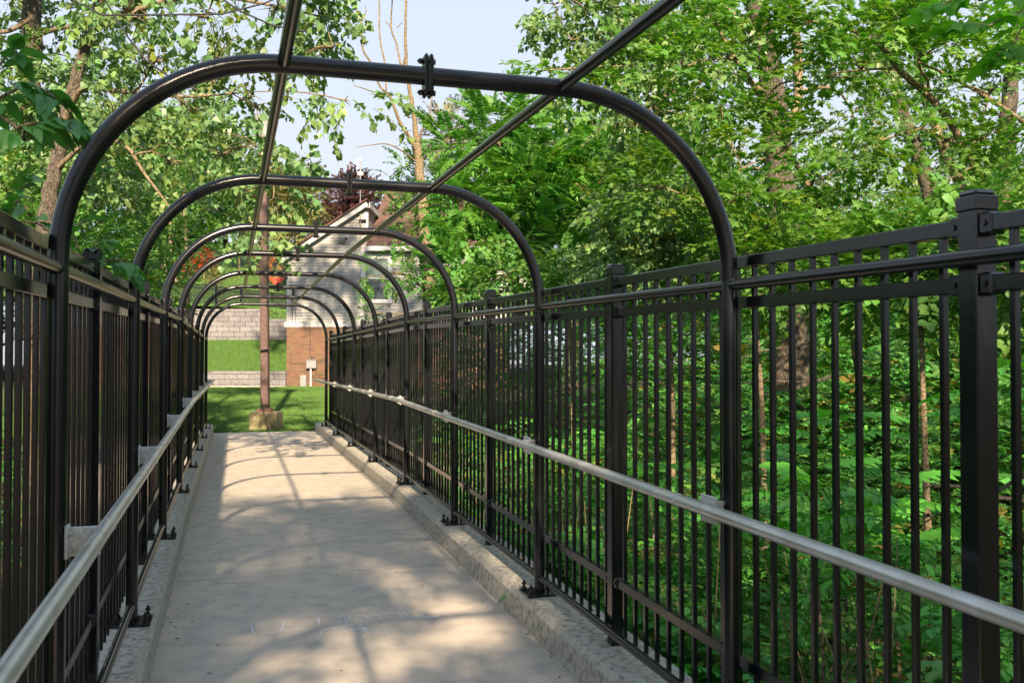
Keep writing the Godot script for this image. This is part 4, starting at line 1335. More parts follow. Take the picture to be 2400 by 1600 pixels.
	# ---- middle distance
	tree("dead_tree", "bare dead tree with pale branches against the open sky", "tree",
		[[[Vector3(4.245, 2.621, -20.5), 0.1594], [Vector3(4.129, 3.558, -20.5), 0.1453], [Vector3(4.032, 4.305, -20.5), 0.1311], [Vector3(3.936, 5.146, -20.5), 0.1123], [Vector3(3.858, 5.988, -20.5), 0.0842], [Vector3(3.781, 6.678, -20.5), 0.0539], [Vector3(3.685, 7.291, -20.5), 0.0437], [Vector3(3.599, 7.867, -20.5), 0.0370], [Vector3(3.569, 8.541, -20.5), 0.0303], [Vector3(3.587, 9.352, -20.5), 0.0236], [Vector3(3.621, 10.866, -20.5), 0.0135]],
		 [[Vector3(3.858, 6.035, -20.5), 0.0505], [Vector3(3.427, 6.605, -20.3), 0.0365], [Vector3(3.188, 7.106, -20.2), 0.0330], [Vector3(2.976, 7.31, -20.2), 0.0230], [Vector3(2.788, 7.732, -20.1), 0.0228], [Vector3(2.575, 8.027, -20), 0.0194], [Vector3(2.538, 8.585, -20), 0.0194], [Vector3(2.34, 9.035, -20), 0.0162], [Vector3(2.125, 9.554, -20), 0.0097]],
		 [[Vector3(3.105, 7.219, -20.2), 0.0198], [Vector3(3.091, 7.818, -20.3), 0.0199], [Vector3(2.979, 8.418, -20.3), 0.0165], [Vector3(2.968, 9.212, -20.3), 0.0132], [Vector3(2.956, 9.952, -20.3), 0.0083]],
		 [[Vector3(3.58, 8.128, -20.5), 0.0235], [Vector3(3.503, 7.916, -20.6), 0.0236], [Vector3(3.405, 8.43, -20.7), 0.0203], [Vector3(3.291, 8.778, -20.7), 0.0203], [Vector3(3.308, 9.396, -20.7), 0.0135], [Vector3(3.335, 9.967, -20.7), 0.0102]],
		 [[Vector3(3.724, 6.937, -20.5), 0.0202], [Vector3(3.415, 7.028, -20.4), 0.0167], [Vector3(3.185, 7.123, -20.3), 0.0166], [Vector3(2.411, 7.263, -20.1), 0.0097]],
		 [[Vector3(3.896, 6.131, -20.5), 0.0270], [Vector3(3.895, 6.414, -20.3), 0.0200], [Vector3(4.025, 6.753, -20.2), 0.0167], [Vector3(4.08, 7.121, -20.1), 0.0133], [Vector3(4.098, 7.401, -20.1), 0.0100]],
		 [[Vector3(3.802, 5.815, -20.5), 0.0236], [Vector3(3.412, 5.98, -20.2), 0.0165], [Vector3(3.032, 6.041, -20), 0.0130], [Vector3(2.415, 5.886, -19.8), 0.0080]],
		 [[Vector3(3.291, 8.769, -20.7), 0.0135], [Vector3(3.193, 8.945, -20.8), 0.0102]], [[Vector3(2.538, 8.585, -20), 0.0113], [Vector3(2.636, 8.795, -20), 0.0097], [Vector3(2.626, 8.957, -20), 0.0065]], [[Vector3(3.405, 8.78, -20.7), 0.0102], [Vector3(3.529, 8.9, -20.6), 0.0068]]],
		[], {"seed": 120, "bark": tan_, "leaves": [], "bare": true})
	tree("young_elm", "young leafy tree with small leaves standing before the house window", "tree",
		[[[Vector3(4.293, 2.29, -21.7), 0.0792], [Vector3(4.24, 3.478, -21.7), 0.0644], [Vector3(4.138, 4.665, -21.7), 0.0495], [Vector3(4.035, 5.653, -21.7), 0.0297]], [[Vector3(4.25, 3.479, -21.7), 0.0396], [Vector3(4.55, 4.259, -21.5), 0.0296], [Vector3(4.728, 5.043, -21.4), 0.0197]], [[Vector3(4.271, 3.082, -21.7), 0.0347], [Vector3(3.64, 3.436, -21.4), 0.0242], [Vector3(3.126, 3.31, -21.2), 0.0143]]],
		[[Vector3(3.989, 5.907, -22), Vector3(0.601, 0.401, 0.7), 7], [Vector3(4.307, 5.186, -21.8), Vector3(0.797, 0.498, 0.9), 11], [Vector3(3.605, 5.351, -21.8), Vector3(0.395, 0.395, 0.6), 4], [Vector3(3.853, 4.234, -21.5), Vector3(0.684, 0.489, 0.8), 9], [Vector3(4.629, 4.249, -21.4), Vector3(0.59, 0.59, 0.8), 11], [Vector3(3.558, 3.321, -21.2), Vector3(0.528, 0.384, 0.6), 7], [Vector3(4.389, 3.244, -21.2), Vector3(0.679, 0.485, 0.8), 11], [Vector3(4.367, 5.852, -21.6), Vector3(0.495, 0.594, 0.7), 7], [Vector3(4.828, 5.443, -21.4), Vector3(0.493, 0.592, 0.7), 8], [Vector3(3.869, 4.936, -21.6), Vector3(0.589, 0.393, 0.7), 6], [Vector3(2.814, 3.286, -21), Vector3(0.283, 0.17, 0.3), 2], [Vector3(2.789, 2.475, -20.8), Vector3(0.28, 0.186, 0.3), 3]],
		{"seed": 121, "bark": tan_, "leaves": L_shrub, "clump": 0.3, "per": 6, "size": 0.95, "lift": 0.1})
	tree("tree_of_heaven", "bright green tree with long feathery fronds right of the dead tree", "tree",
		[[[Vector3(4.953, 2.109, -16.5), 0.1006], [Vector3(4.873, 3.037, -16.5), 0.0851], [Vector3(4.734, 4.088, -16.3), 0.0688], [Vector3(4.547, 4.901, -16.2), 0.0455], [Vector3(4.413, 5.531, -16), 0.0262]],
		 [[Vector3(4.803, 3.643, -16.4), 0.0538], [Vector3(5.337, 4.346, -16.3), 0.0425], [Vector3(5.5, 4.976, -16.3), 0.0310], [Vector3(5.548, 5.423, -16.2), 0.0193]],
		 [[Vector3(4.873, 3.037, -16.5), 0.0503], [Vector3(5.72, 3.78, -16), 0.0420], [Vector3(6.215, 4.536, -15.8), 0.0305], [Vector3(6.299, 5.036, -15.6), 0.0189]],
		 [[Vector3(4.873, 3.192, -16.5), 0.0387], [Vector3(4.067, 3.865, -16), 0.0297], [Vector3(3.789, 4.486, -15.8), 0.0183]]],
		[[Vector3(4.507, 5.737, -16.2), Vector3(0.607, 0.417, 0.9), 11], [Vector3(3.989, 5.128, -16), Vector3(0.594, 0.446, 0.9), 12], [Vector3(5.126, 5.285, -16.4), Vector3(0.62, 0.465, 1), 13], [Vector3(6.048, 5.412, -16), Vector3(0.461, 0.461, 0.9), 9], [Vector3(5.629, 4.886, -16.2), Vector3(0.695, 0.463, 1), 14], [Vector3(4.53, 4.56, -16), Vector3(0.824, 0.45, 1.1), 16], [Vector3(6.379, 4.813, -15.6), Vector3(0.68, 0.529, 1), 15],
		 [Vector3(6.937, 4.768, -15.2), Vector3(0.447, 0.447, 0.9), 9], [Vector3(3.668, 4.082, -15.6), Vector3(0.577, 0.432, 0.9), 12], [Vector3(5.016, 4.026, -15.8), Vector3(0.821, 0.448, 1.1), 16], [Vector3(5.977, 4.008, -15.4), Vector3(0.815, 0.445, 1.1), 16], [Vector3(4.083, 3.328, -15.2), Vector3(0.779, 0.425, 1), 15], [Vector3(5.135, 3.197, -15), Vector3(0.784, 0.428, 1), 15], [Vector3(3.457, 3.007, -15), Vector3(0.484, 0.415, 0.8), 10]],
		{"seed": 122, "bark": tan_, "leaves": L_ail, "clump": 0.45, "per": 6, "lift": 0.15, "size": 1.0})
	var far := [
		["honey_locust", "pale yellow green tree far behind the gable, left of the purple tree", [Vector3(3.302, 9.789, -52), Vector3(1.145, 2.06, 2.5), 26], [Vector3(2.407, 10.662, -52), Vector3(0.911, 1.139, 2), 10], [Vector3(3.614, 7.719, -50), Vector3(1.103, 1.323, 2), 14], M.pale, 3.2],
		["plum_tree", "dark purple leaved tree behind the roof of the house", [Vector3(6.912, 11.805, -62), Vector3(1.605, 1.384, 3), 30], [Vector3(8.292, 11.591, -62), Vector3(1.114, 1.114, 2.5), 16], [Vector3(5.638, 9.818, -60), Vector3(1.065, 1.065, 2.5), 14], M.plum, 3.4],
		["willow", "greyish feathery tree rising behind the tree of heaven", [Vector3(7.349, 9.656, -34), Vector3(0.626, 0.548, 1.5), 12], [Vector3(8.152, 10.026, -34), Vector3(0.788, 0.473, 1.5), 12], [Vector3(10.627, 10.196, -34), Vector3(0.964, 0.643, 1.5), 12], M.silver, 1.9],
	]
	var fi := 0
	for f in far:
		var c: Vector3 = f[2][0]
		var base := Vector3(c.x, 1.0, c.z)
		tree(f[0], f[1], "tree", [[[base, 0.3], [base.lerp(c, 0.6), 0.22], [c, 0.1]]], [f[2], f[3], f[4]], {"seed": 130 + fi, "bark": grey, "leaves": with.call(small, f[5]), "clump": 0.9, "per": 10, "size": f[6], "lift": 0.0})
		fi += 1
	# trees that close the view and shade the lawn
	var back := [
		[[Vector3(10.727, 7.534, -30), Vector3(1.863, 1.576, 2.5), 26], [Vector3(12.584, 8.95, -30), Vector3(1.458, 1.312, 2), 16], [Vector3(12.475, 5.889, -28), Vector3(1.915, 1.094, 2), 18], "cottonwood standing beyond the tree of heaven on the ravine side"],
		[[Vector3(18.857, 7.675, -34), Vector3(2.904, 2.05, 3), 26], [Vector3(21.784, 8.86, -34), Vector3(2.619, 2.095, 3), 22], [Vector3(24.821, 7.234, -34), Vector3(3.031, 1.605, 3), 20], "broad cottonwood deep in the ravine behind the trunks"],
		[[Vector3(26.665, 7.405, -30), Vector3(2.778, 1.961, 3), 24], [Vector3(23.059, 5.72, -28), Vector3(2.552, 1.051, 3), 18], [Vector3(30.129, 8.575, -30), Vector3(2.35, 2.35, 3), 16], "cottonwood at the far right edge deep in the ravine"],
		[[Vector3(-7.945, 14.729, -62), Vector3(4.39, 3.099, 4), 34], [Vector3(-3.415, 15.195, -64), Vector3(3.544, 2.999, 4), 28], [Vector3(-11.072, 11.862, -60), Vector3(3.682, 2.454, 4), 26], "tall background cottonwood on the hill left of the walkway"],
		[[Vector3(-0.893, 14.296, -72), Vector3(3.412, 3.102, 4), 28], [Vector3(1.814, 12.865, -72), Vector3(2.194, 2.194, 4), 16], [Vector3(-4.261, 11.079, -70), Vector3(3.267, 1.485, 4), 18], "background tree on the hill beyond the hill fence"],
	]
	for b in back:
		var c: Vector3 = b[0][0]
		var base := Vector3(c.x, ground_y(c.x, c.z), c.z)
		tree("background_cottonwood", b[3], "tree", [[[base, 0.3], [base.lerp(c, 0.5) + Vector3(0.3, 0, 0), 0.24], [c, 0.12]]], [b[0], b[1], b[2]], {"seed": 140 + fi, "bark": grey, "leaves": L_cotton, "clump": 0.9 if c.z > -50.0 else 1.5, "per": 13 if c.z > -50.0 else 16, "size": 2.0 if c.z > -50.0 else 3.4, "lift": -0.2})
		fi += 1

	# ---- garden on the hill
	rng.seed = 60
	var garden := [
		[Vector3(-2.72, 7.081, -61.129), 0.9, M.red_leaf, "red flowering shrub in the garden above the hill fence"], [Vector3(-1.835, 7.921, -62.937), 0.75, M.red_leaf, "second smaller red shrub behind the red flowering shrub"],
		[Vector3(2.199, 7.759, -61.759), 1.0, M.orange_leaf, "orange shrub beside the lamp post in the hill garden"], [Vector3(-3.71, 6.535, -59.346), 0.7, M.white_leaf, "pale flowering plant left of the red shrub"],
		[Vector3(-1.176, 6.46, -58.605), 0.65, M.pale, "pale green plant right of the red shrub"], [Vector3(-5.15, 6.672, -51.427), 0.8, M.white_leaf, "white blossoming shrub behind the left fence posts"],
		[Vector3(-5.319, 8.665, -66.027), 1.5, M.shrub, "green garden shrub behind the orange planter"], [Vector3(0.293, 8.387, -64.389), 1.4, M.shrub, "green garden shrub between the red and orange shrubs"], [Vector3(-6.441, 6.71, -53.889), 1.6, M.shrub, "green garden shrub left of the white blossoming shrub"],
	]
	for gspec in garden:
		var c: Vector3 = gspec[0]
		var r: float = gspec[1]
		var h := along(c)
		var base := Vector3(c.x, minf(upper_y(h), c.y - r * 0.4), c.z)
		tree("garden_shrub", gspec[3], "shrub", [[[base, 0.05], [base.lerp(c, 0.5), 0.04], [c, 0.02]]], [[c, Vector3(r, r * 0.75, r), 14]], {"seed": 160 + fi, "bark": tan_, "leaves": with.call(small, gspec[2]), "clump": 0.35, "per": 9, "size": 1.15, "lift": 0.0})
		fi += 1
	for q in [[Vector3(-4.473, 6.296, -58.532), "orange bowl planter on the hill lawn near the left hoops"], [Vector3(2.354, 6.123, -56.536), "red bowl planter on the hill lawn beside the lamp post"]]:
		var pt := thing("planter", q[1], "planter", q[0])
		var g := Geo.new()
		g.tube([Vector3(0, -0.3, 0), Vector3(0, -0.1, 0), Vector3(0, 0.06, 0), Vector3(0, 0.1, 0)], [0.16, 0.33, 0.42, 0.44], 14)
		obj("bowl", g, M.red_pot, pt)
		var s := Geo.new()
		s.tube([Vector3(0, -1.0, 0), Vector3(0, -0.3, 0)], [0.08, 0.07], 8)
		obj("stand", s, M.dark, pt)
	for q in [[[Vector3(-3.748, 6.133, -60), 0.1652], [Vector3(-3.693, 8.682, -60), 0.1272], [Vector3(-3.621, 12.262, -60), 0.1019], "slim sunlit trunk in the hill garden left of the red shrub"], [[Vector3(2.897, 6.582, -62), 0.1898], [Vector3(2.837, 8.074, -62), 0.1628], [Vector3(2.611, 11.329, -62), 0.1221], "pale trunk in the hill garden beside the house corner"]]:
		tree("garden_tree", q[3], "tree", [[q[0], q[1], q[2]]], [[q[2][0], Vector3(2.5, 2, 2.5), 16]], {"seed": 180 + fi, "bark": tan_, "leaves": with.call(small, M.shrub), "clump": 0.8, "per": 9, "size": 2.6})
		fi += 1

	# ---- ravine side
	tree("cottonwood", "big furrowed cottonwood trunk behind the ravine side fence", "tree",
		[[[Vector3(7.094, 1.144, -11), 0.2478], [Vector3(7.025, 2.27, -11), 0.2366], [Vector3(6.966, 3.058, -11), 0.2196], [Vector3(6.932, 3.735, -11), 0.1915], [Vector3(6.872, 4.41, -11), 0.1746], [Vector3(6.812, 5.085, -11), 0.1633], [Vector3(6.676, 5.695, -11), 0.1461], [Vector3(6.49, 6.41, -11), 0.1232], [Vector3(6.308, 7.629, -11), 0.0950]],
		 [[Vector3(6.955, 4.359, -11), 0.0733], [Vector3(7.301, 4.948, -11.2), 0.0693], [Vector3(7.463, 5.664, -11.4), 0.0648], [Vector3(7.373, 6.307, -11.4), 0.0559], [Vector3(7.326, 7.31, -11.4), 0.0412]],
		 [[Vector3(6.739, 5.588, -11), 0.0619], [Vector3(6.002, 5.949, -10.8), 0.0463], [Vector3(5.073, 6.097, -10.6), 0.0341], [Vector3(4.135, 5.902, -10.5), 0.0203], [Vector3(3.563, 5.601, -10.4), 0.0099]],
		 [[Vector3(6.83, 4.803, -11), 0.0507], [Vector3(6.242, 5.092, -10.8), 0.0383], [Vector3(5.532, 4.922, -10.6), 0.0265], [Vector3(4.907, 4.582, -10.5), 0.0155], [Vector3(4.582, 4.224, -10.4), 0.0102]]],
		[[Vector3(3.459, 5.565, -10.4), Vector3(0.272, 0.124, 0.4), 3], [Vector3(4.026, 5.635, -10.5), Vector3(0.405, 0.203, 0.7), 8], [Vector3(3.774, 5.196, -10.4), Vector3(0.15, 0.15, 0.3), 3], [Vector3(4.407, 5.314, -10.5), Vector3(0.358, 0.307, 0.8), 9], [Vector3(5.071, 5.569, -10.6), Vector3(0.524, 0.367, 1), 14], [Vector3(4.093, 4.771, -10.4), Vector3(0.201, 0.201, 0.4), 4], [Vector3(4.683, 4.875, -10.5), Vector3(0.36, 0.309, 0.8), 9],
		 [Vector3(5.467, 5.052, -10.7), Vector3(0.533, 0.373, 1), 13], [Vector3(4.213, 4.275, -10.3), Vector3(0.15, 0.125, 0.3), 2], [Vector3(4.85, 4.37, -10.5), Vector3(0.31, 0.258, 0.7), 6], [Vector3(5.634, 4.445, -10.8), Vector3(0.485, 0.323, 1), 10], [Vector3(6.381, 6.039, -11.6), Vector3(0.526, 0.467, 0.8), 11], [Vector3(5.18, 3.891, -10.6), Vector3(0.367, 0.262, 0.7), 6], [Vector3(6.306, 4.041, -11.6), Vector3(0.465, 0.349, 0.7), 8],
		 [Vector3(8.842, 6.195, -12.5), Vector3(0.72, 0.589, 1), 12], [Vector3(9.214, 5.038, -12.5), Vector3(0.724, 0.526, 1), 10], [Vector3(6.747, 6.894, -11), Vector3(1.466, 0.507, 1.8), 22], [Vector3(4.619, 6.36, -10.6), Vector3(0.831, 0.363, 1.2), 12], [Vector3(5.0, 12.2, -17), Vector3(2.2, 1.6, 2.2), 100], [Vector3(2.4, 12.4, -18.5), Vector3(2.2, 1.6, 2.2), 115], [Vector3(0.2, 12.4, -19), Vector3(1.8, 1.5, 2.0), 85], [Vector3(3.6, 14.6, -18), Vector3(2.4, 1.4, 2.2), 45]],
		{"seed": 201, "bark": grey, "twig": tan_, "leaves": L_cotton, "clump": 0.26, "per": 5, "lift": -0.4})
	tree("cottonwood", "leaning furrowed trunk between the big cottonwood and the right frame edge", "tree",
		[[[Vector3(12.194, 2.399, -14), 0.1516], [Vector3(12.023, 3.456, -14), 0.1400], [Vector3(11.806, 4.356, -14), 0.1283], [Vector3(11.553, 5.084, -14), 0.1241], [Vector3(11.344, 5.59, -14), 0.1162], [Vector3(11.155, 6.201, -14), 0.1085], [Vector3(10.94, 6.859, -14), 0.0970], [Vector3(10.777, 8.193, -14), 0.0745]],
		 [[Vector3(13.272, 3.188, -14), 0.1158], [Vector3(12.812, 4.021, -14), 0.1074], [Vector3(12.484, 4.543, -14), 0.0992], [Vector3(12.133, 5.211, -14), 0.0911], [Vector3(11.804, 5.888, -14), 0.0794], [Vector3(11.562, 6.84, -14), 0.0603], [Vector3(11.486, 8.275, -14), 0.0377]]],
		[[Vector3(10.944, 7.31, -14), Vector3(0.896, 0.672, 1.4), 14], [Vector3(11.829, 6.483, -14), Vector3(0.908, 0.605, 1.4), 13], [Vector3(10.585, 6.23, -14), Vector3(0.667, 0.519, 1.2), 9], [Vector3(12.181, 5.366, -14), Vector3(0.836, 0.456, 1.2), 9], [Vector3(11.132, 8.536, -14), Vector3(1.5, 0.675, 1.6), 14]],
		{"seed": 202, "bark": grey, "twig": tan_, "leaves": L_cotton, "clump": 0.34, "per": 5, "lift": -0.35})
	tree("cottonwood", "dark upright trunk at the right frame edge behind the near fence post", "tree",
		[[[Vector3(12.356, 2.061, -13), 0.1576], [Vector3(12.4, 3.499, -13), 0.1437], [Vector3(12.45, 4.655, -13), 0.1368], [Vector3(12.637, 6.118, -13), 0.1230], [Vector3(12.8, 7.008, -13), 0.1162], [Vector3(12.927, 8.489, -13), 0.0948]]],
		[[Vector3(12.372, 6.967, -13), Vector3(0.793, 0.577, 1.3), 10], [Vector3(12.268, 5.655, -13), Vector3(0.79, 0.575, 1.3), 9], [Vector3(12.927, 8.489, -13), Vector3(1.167, 0.729, 1.6), 12]],
		{"seed": 203, "bark": grey, "twig": tan_, "leaves": L_cotton, "clump": 0.34, "per": 5, "lift": -0.35})
	tree("maple", "slender maple with a tan stem leaning left across the ravine side", "tree",
		[[[Vector3(7.906, 2.011, -8), 0.0534], [Vector3(7.643, 2.804, -8), 0.0464], [Vector3(7.39, 3.292, -8), 0.0396], [Vector3(7.139, 3.704, -8), 0.0371], [Vector3(6.963, 3.932, -8), 0.0348], [Vector3(6.767, 4.114, -8), 0.0346], [Vector3(6.401, 4.365, -8), 0.0300], [Vector3(6.177, 4.581, -8), 0.0255], [Vector3(5.802, 4.72, -8), 0.0168], [Vector3(5.238, 4.674, -7.8), 0.0101]],
		 [[Vector3(6.747, 4.147, -8), 0.0173], [Vector3(6.649, 4.25, -7.9), 0.0149], [Vector3(6.466, 4.375, -7.8), 0.0126], [Vector3(6.461, 4.721, -7.7), 0.0083]],
		 [[Vector3(8.243, 3.959, -8.2), 0.0253], [Vector3(7.605, 4.112, -8), 0.0221], [Vector3(7.24, 4.198, -7.9), 0.0195], [Vector3(6.794, 4.297, -7.8), 0.0148], [Vector3(6.363, 4.357, -7.7), 0.0104]],
		 [[Vector3(7.181, 3.663, -8), 0.0131], [Vector3(7.202, 3.836, -7.8), 0.0107], [Vector3(7.216, 4.112, -7.7), 0.0085]], [[Vector3(6.376, 4.384, -8), 0.0128], [Vector3(5.706, 4.246, -7.8), 0.0103], [Vector3(5.282, 4.091, -7.6), 0.0059]]],
		[[Vector3(5.104, 4.632, -7.6), Vector3(0.434, 0.178, 0.6), 9], [Vector3(5.778, 4.53, -7.7), Vector3(0.448, 0.204, 0.7), 10], [Vector3(5.303, 4.064, -7.5), Vector3(0.314, 0.157, 0.6), 5], [Vector3(6.117, 4.77, -7.7), Vector3(0.412, 0.185, 0.7), 9], [Vector3(6.523, 4.486, -7.6), Vector3(0.412, 0.227, 0.7), 10], [Vector3(7.022, 4.196, -7.6), Vector3(0.377, 0.251, 0.7), 9], [Vector3(6.235, 3.655, -7.5), Vector3(0.242, 0.161, 0.6), 3], [Vector3(6.872, 3.575, -7.5), Vector3(0.371, 0.206, 0.6), 7], [Vector3(5.544, 3.427, -7.4), Vector3(0.312, 0.156, 0.5), 5], [Vector3(7.268, 3.327, -7.6), Vector3(0.337, 0.252, 0.6), 7], [Vector3(6.423, 3.098, -7.5), Vector3(0.365, 0.162, 0.5), 6]],
		{"seed": 211, "bark": tan_, "leaves": L_maple, "clump": 0.24, "per": 4, "flat": 0.45, "lift": 0.05})
	tree("maple", "thin bare stemmed maple slanting up left in front of the big trunk", "tree",
		[[[Vector3(6.171, 1.389, -8.4), 0.0352], [Vector3(6.049, 2.091, -8.4), 0.0329], [Vector3(5.951, 2.528, -8.4), 0.0307], [Vector3(5.847, 2.787, -8.4), 0.0284], [Vector3(5.644, 3.185, -8.4), 0.0283], [Vector3(5.423, 3.499, -8.4), 0.0259], [Vector3(5.238, 3.786, -8.4), 0.0237], [Vector3(5.108, 4, -8.4), 0.0236], [Vector3(4.927, 4.283, -8.4), 0.0213], [Vector3(4.747, 4.502, -8.4), 0.0191], [Vector3(4.555, 4.833, -8.4), 0.0148], [Vector3(4.388, 5.176, -8.4), 0.0105]],
		 [[Vector3(5.423, 3.499, -8.4), 0.0130], [Vector3(5.017, 3.45, -8.2), 0.0105], [Vector3(4.574, 3.253, -8), 0.0081]], [[Vector3(5.848, 2.962, -8.4), 0.0131], [Vector3(6.036, 2.855, -8.2), 0.0108], [Vector3(6.235, 2.75, -8), 0.0085]], [[Vector3(4.77, 4.462, -8.4), 0.0127], [Vector3(4.371, 4.352, -8.2), 0.0082], [Vector3(4, 4.186, -8), 0.0060]]],
		[[Vector3(4.282, 4.798, -8.2), Vector3(0.369, 0.205, 0.6), 8], [Vector3(4.683, 4.515, -8.1), Vector3(0.37, 0.205, 0.6), 8], [Vector3(4, 4.218, -8), Vector3(0.278, 0.139, 0.4), 5], [Vector3(5.179, 4.156, -8), Vector3(0.33, 0.165, 0.5), 4], [Vector3(4.397, 3.848, -8), Vector3(0.282, 0.181, 0.5), 6], [Vector3(4.607, 3.436, -7.9), Vector3(0.24, 0.16, 0.5), 3], [Vector3(5.392, 3.65, -7.9), Vector3(0.328, 0.164, 0.5), 5], [Vector3(5.367, 3.178, -7.8), Vector3(0.284, 0.162, 0.5), 4], [Vector3(4.414, 2.929, -7.8), Vector3(0.354, 0.177, 0.5), 7], [Vector3(5.696, 2.99, -7.8), Vector3(0.368, 0.164, 0.5), 7], [Vector3(4.707, 2.612, -7.7), Vector3(0.274, 0.118, 0.5), 4], [Vector3(2.751, 4.168, -8.4), Vector3(0.104, 0.072, 0.15), 2], [Vector3(3.011, 4.101, -8.3), Vector3(0.111, 0.072, 0.15), 2], [Vector3(3.571, 4.281, -8.2), Vector3(0.18, 0.12, 0.3), 3]],
		{"seed": 212, "bark": tan_, "leaves": L_maple, "clump": 0.22, "per": 4, "flat": 0.45, "lift": 0.05})
	var low := [
		["young_cottonwood", "bushy young cottonwood with pale heart leaves beside the second hoop's right leg", [[Vector3(4.537, 2.787, -9.5), Vector3(0.421, 0.234, 0.6), 10], [Vector3(4.315, 3.104, -9.8), Vector3(0.335, 0.239, 0.6), 8], [Vector3(4.744, 2.942, -9.2), Vector3(0.275, 0.275, 0.6), 8], [Vector3(4.108, 2.618, -9.8), Vector3(0.428, 0.19, 0.6), 9], [Vector3(4.492, 2.412, -9), Vector3(0.401, 0.178, 0.6), 9]], L_cotton, 0.95],
		["young_maple", "low bushy maple just right of the nearest hoop's right leg", [[Vector3(4.513, 2.322, -7.6), Vector3(0.385, 0.231, 0.6), 11], [Vector3(4.866, 2.236, -7.4), Vector3(0.343, 0.229, 0.6), 10], [Vector3(4.412, 2.575, -7.8), Vector3(0.236, 0.196, 0.5), 6], [Vector3(5.353, 2.249, -7.4), Vector3(0.387, 0.232, 0.6), 10], [Vector3(4.013, 3.132, -8.4), Vector3(0.248, 0.207, 0.5), 6], [Vector3(3.742, 3.111, -8.6), Vector3(0.21, 0.168, 0.4), 4]], L_maple, 0.9],
		["ravine_shrub", "low green shrub behind the fence between the second and third hoops", [[Vector3(4.111, 2.578, -11.5), Vector3(0.493, 0.274, 0.8), 11], [Vector3(3.539, 2.592, -12.5), Vector3(0.526, 0.234, 0.8), 10], [Vector3(3.239, 2.481, -13.5), Vector3(0.374, 0.187, 0.7), 7], [Vector3(4.438, 2.329, -11), Vector3(0.478, 0.212, 0.7), 10]], L_shrub, 1.05],
		["ravine_shrub", "leafy shrub rising behind the near fence panel at the right frame edge", [[Vector3(5.599, 2.422, -6.8), Vector3(0.401, 0.219, 0.6), 10], [Vector3(5.898, 2.456, -6.4), Vector3(0.386, 0.246, 0.6), 10], [Vector3(5.933, 2.141, -6), Vector3(0.267, 0.267, 0.6), 8], [Vector3(5.452, 2.216, -7), Vector3(0.371, 0.186, 0.6), 9]], L_shrub, 1.1],
	]
	for s in low:
		var c: Vector3 = s[2][0][0]
		var base := Vector3(c.x, ground_y(c.x, c.z), c.z)
		tree(s[0], s[1], "shrub", [[[base, 0.04], [base.lerp(c, 0.5) + Vector3(0.08, 0, 0), 0.03], [c, 0.015]]], s[2], {"seed": 220 + fi, "bark": tan_, "leaves": s[3], "clump": 0.32, "per": 8, "size": s[4], "lift": 0.0})
		fi += 1
	# the trees behind the viewer that shade the near walkway and the ravine
	var over := [
		[Vector3(-3.2, 0, 6.0), "cottonwood behind the viewer on the left whose crown shades the near walkway", [[Vector3(-1.6, 4.6, 4.6), Vector3(1.6, 1.3, 1.4), 67], [Vector3(0.6, 4.4, 5.2), Vector3(1.6, 1.3, 1.4), 67], [Vector3(-3.8, 5.0, 4.8), Vector3(1.6, 1.6, 1.4), 45], [Vector3(-0.6, 6.8, 5.6), Vector3(2.2, 1.5, 1.6), 75], [Vector3(-3.4, 7.4, 6.0), Vector3(1.8, 1.5, 1.6), 45]]],
		[Vector3(4.8, 0, 7.0), "cottonwood behind the viewer on the ravine side whose crown shades the undergrowth", [[Vector3(2.8, 4.4, 5.6), Vector3(1.6, 1.8, 1.4), 25], [Vector3(5.0, 4.0, 5.8), Vector3(1.7, 2.0, 1.4), 26], [Vector3(7.4, 4.6, 5.4), Vector3(1.8, 2.0, 1.6), 22], [Vector3(3.4, 7.2, 6.4), Vector3(2.2, 1.5, 1.6), 23], [Vector3(6.6, 7.4, 6.6), Vector3(2.2, 1.5, 1.6), 20], [Vector3(9.6, 5.4, 5.4), Vector3(1.8, 2.2, 1.6), 17]]],
	]
	for s in over:
		var base: Vector3 = s[0]
		base.y = ground_y(base.x, base.z)
		tree("cottonwood", s[1], "tree", [[[base, 0.26], [base + Vector3(0.1, 3, -0.1), 0.22], [base + Vector3(0.3, 5.5, -0.4), 0.17], [base + Vector3(0.4, 8.5, -0.5), 0.09]]], s[2], {"seed": 240 + fi, "bark": grey, "twig": tan_, "leaves": L_cotton, "clump": 0.5, "per": 8, "size": 1.3, "lift": -0.3})
		fi += 1

	# ---- close leaves
	var broad := []
	var lobed := []
	var mm := leafy(0.085, 0.28, 0.06, 0.4, 0.9)
	var ml := leafy(0.13, 0.40, 0.035, 0.5, 1.1)
	rng.seed = 70
	for k in 5: broad.append(near_leaf_mesh("oval", rnd(0.085, 0.115), 0.056, mm))
	for k in 5: lobed.append(near_leaf_mesh("maple", rnd(0.11, 0.15), 0.13, ml))
	close_plant("broadleaf_sapling", "dark broad leaved branch hanging close at the upper left", "sapling",
		[[[Vector3(-0.895, 2.017, -3.3), Vector3(-0.756, 2.238, -3.3), Vector3(-0.636, 2.328, -3.3), Vector3(-0.541, 2.282, -3.25)], 26, 0.009], [[Vector3(-0.756, 2.238, -3.3), Vector3(-0.639, 2.169, -3.2), Vector3(-0.544, 2.189, -3.2), Vector3(-0.447, 2.182, -3.2)], 24, 0.006], [[Vector3(-0.78, 2.25, -3.3), Vector3(-0.731, 2.418, -3.4), Vector3(-0.682, 2.464, -3.4)], 14, 0.005], [[Vector3(-0.636, 2.328, -3.3), Vector3(-0.549, 2.226, -3.3), Vector3(-0.455, 2.178, -3.3)], 14, 0.004]], broad, tan_, {"seed": 71, "lo": -0.9, "hi": 0.1})
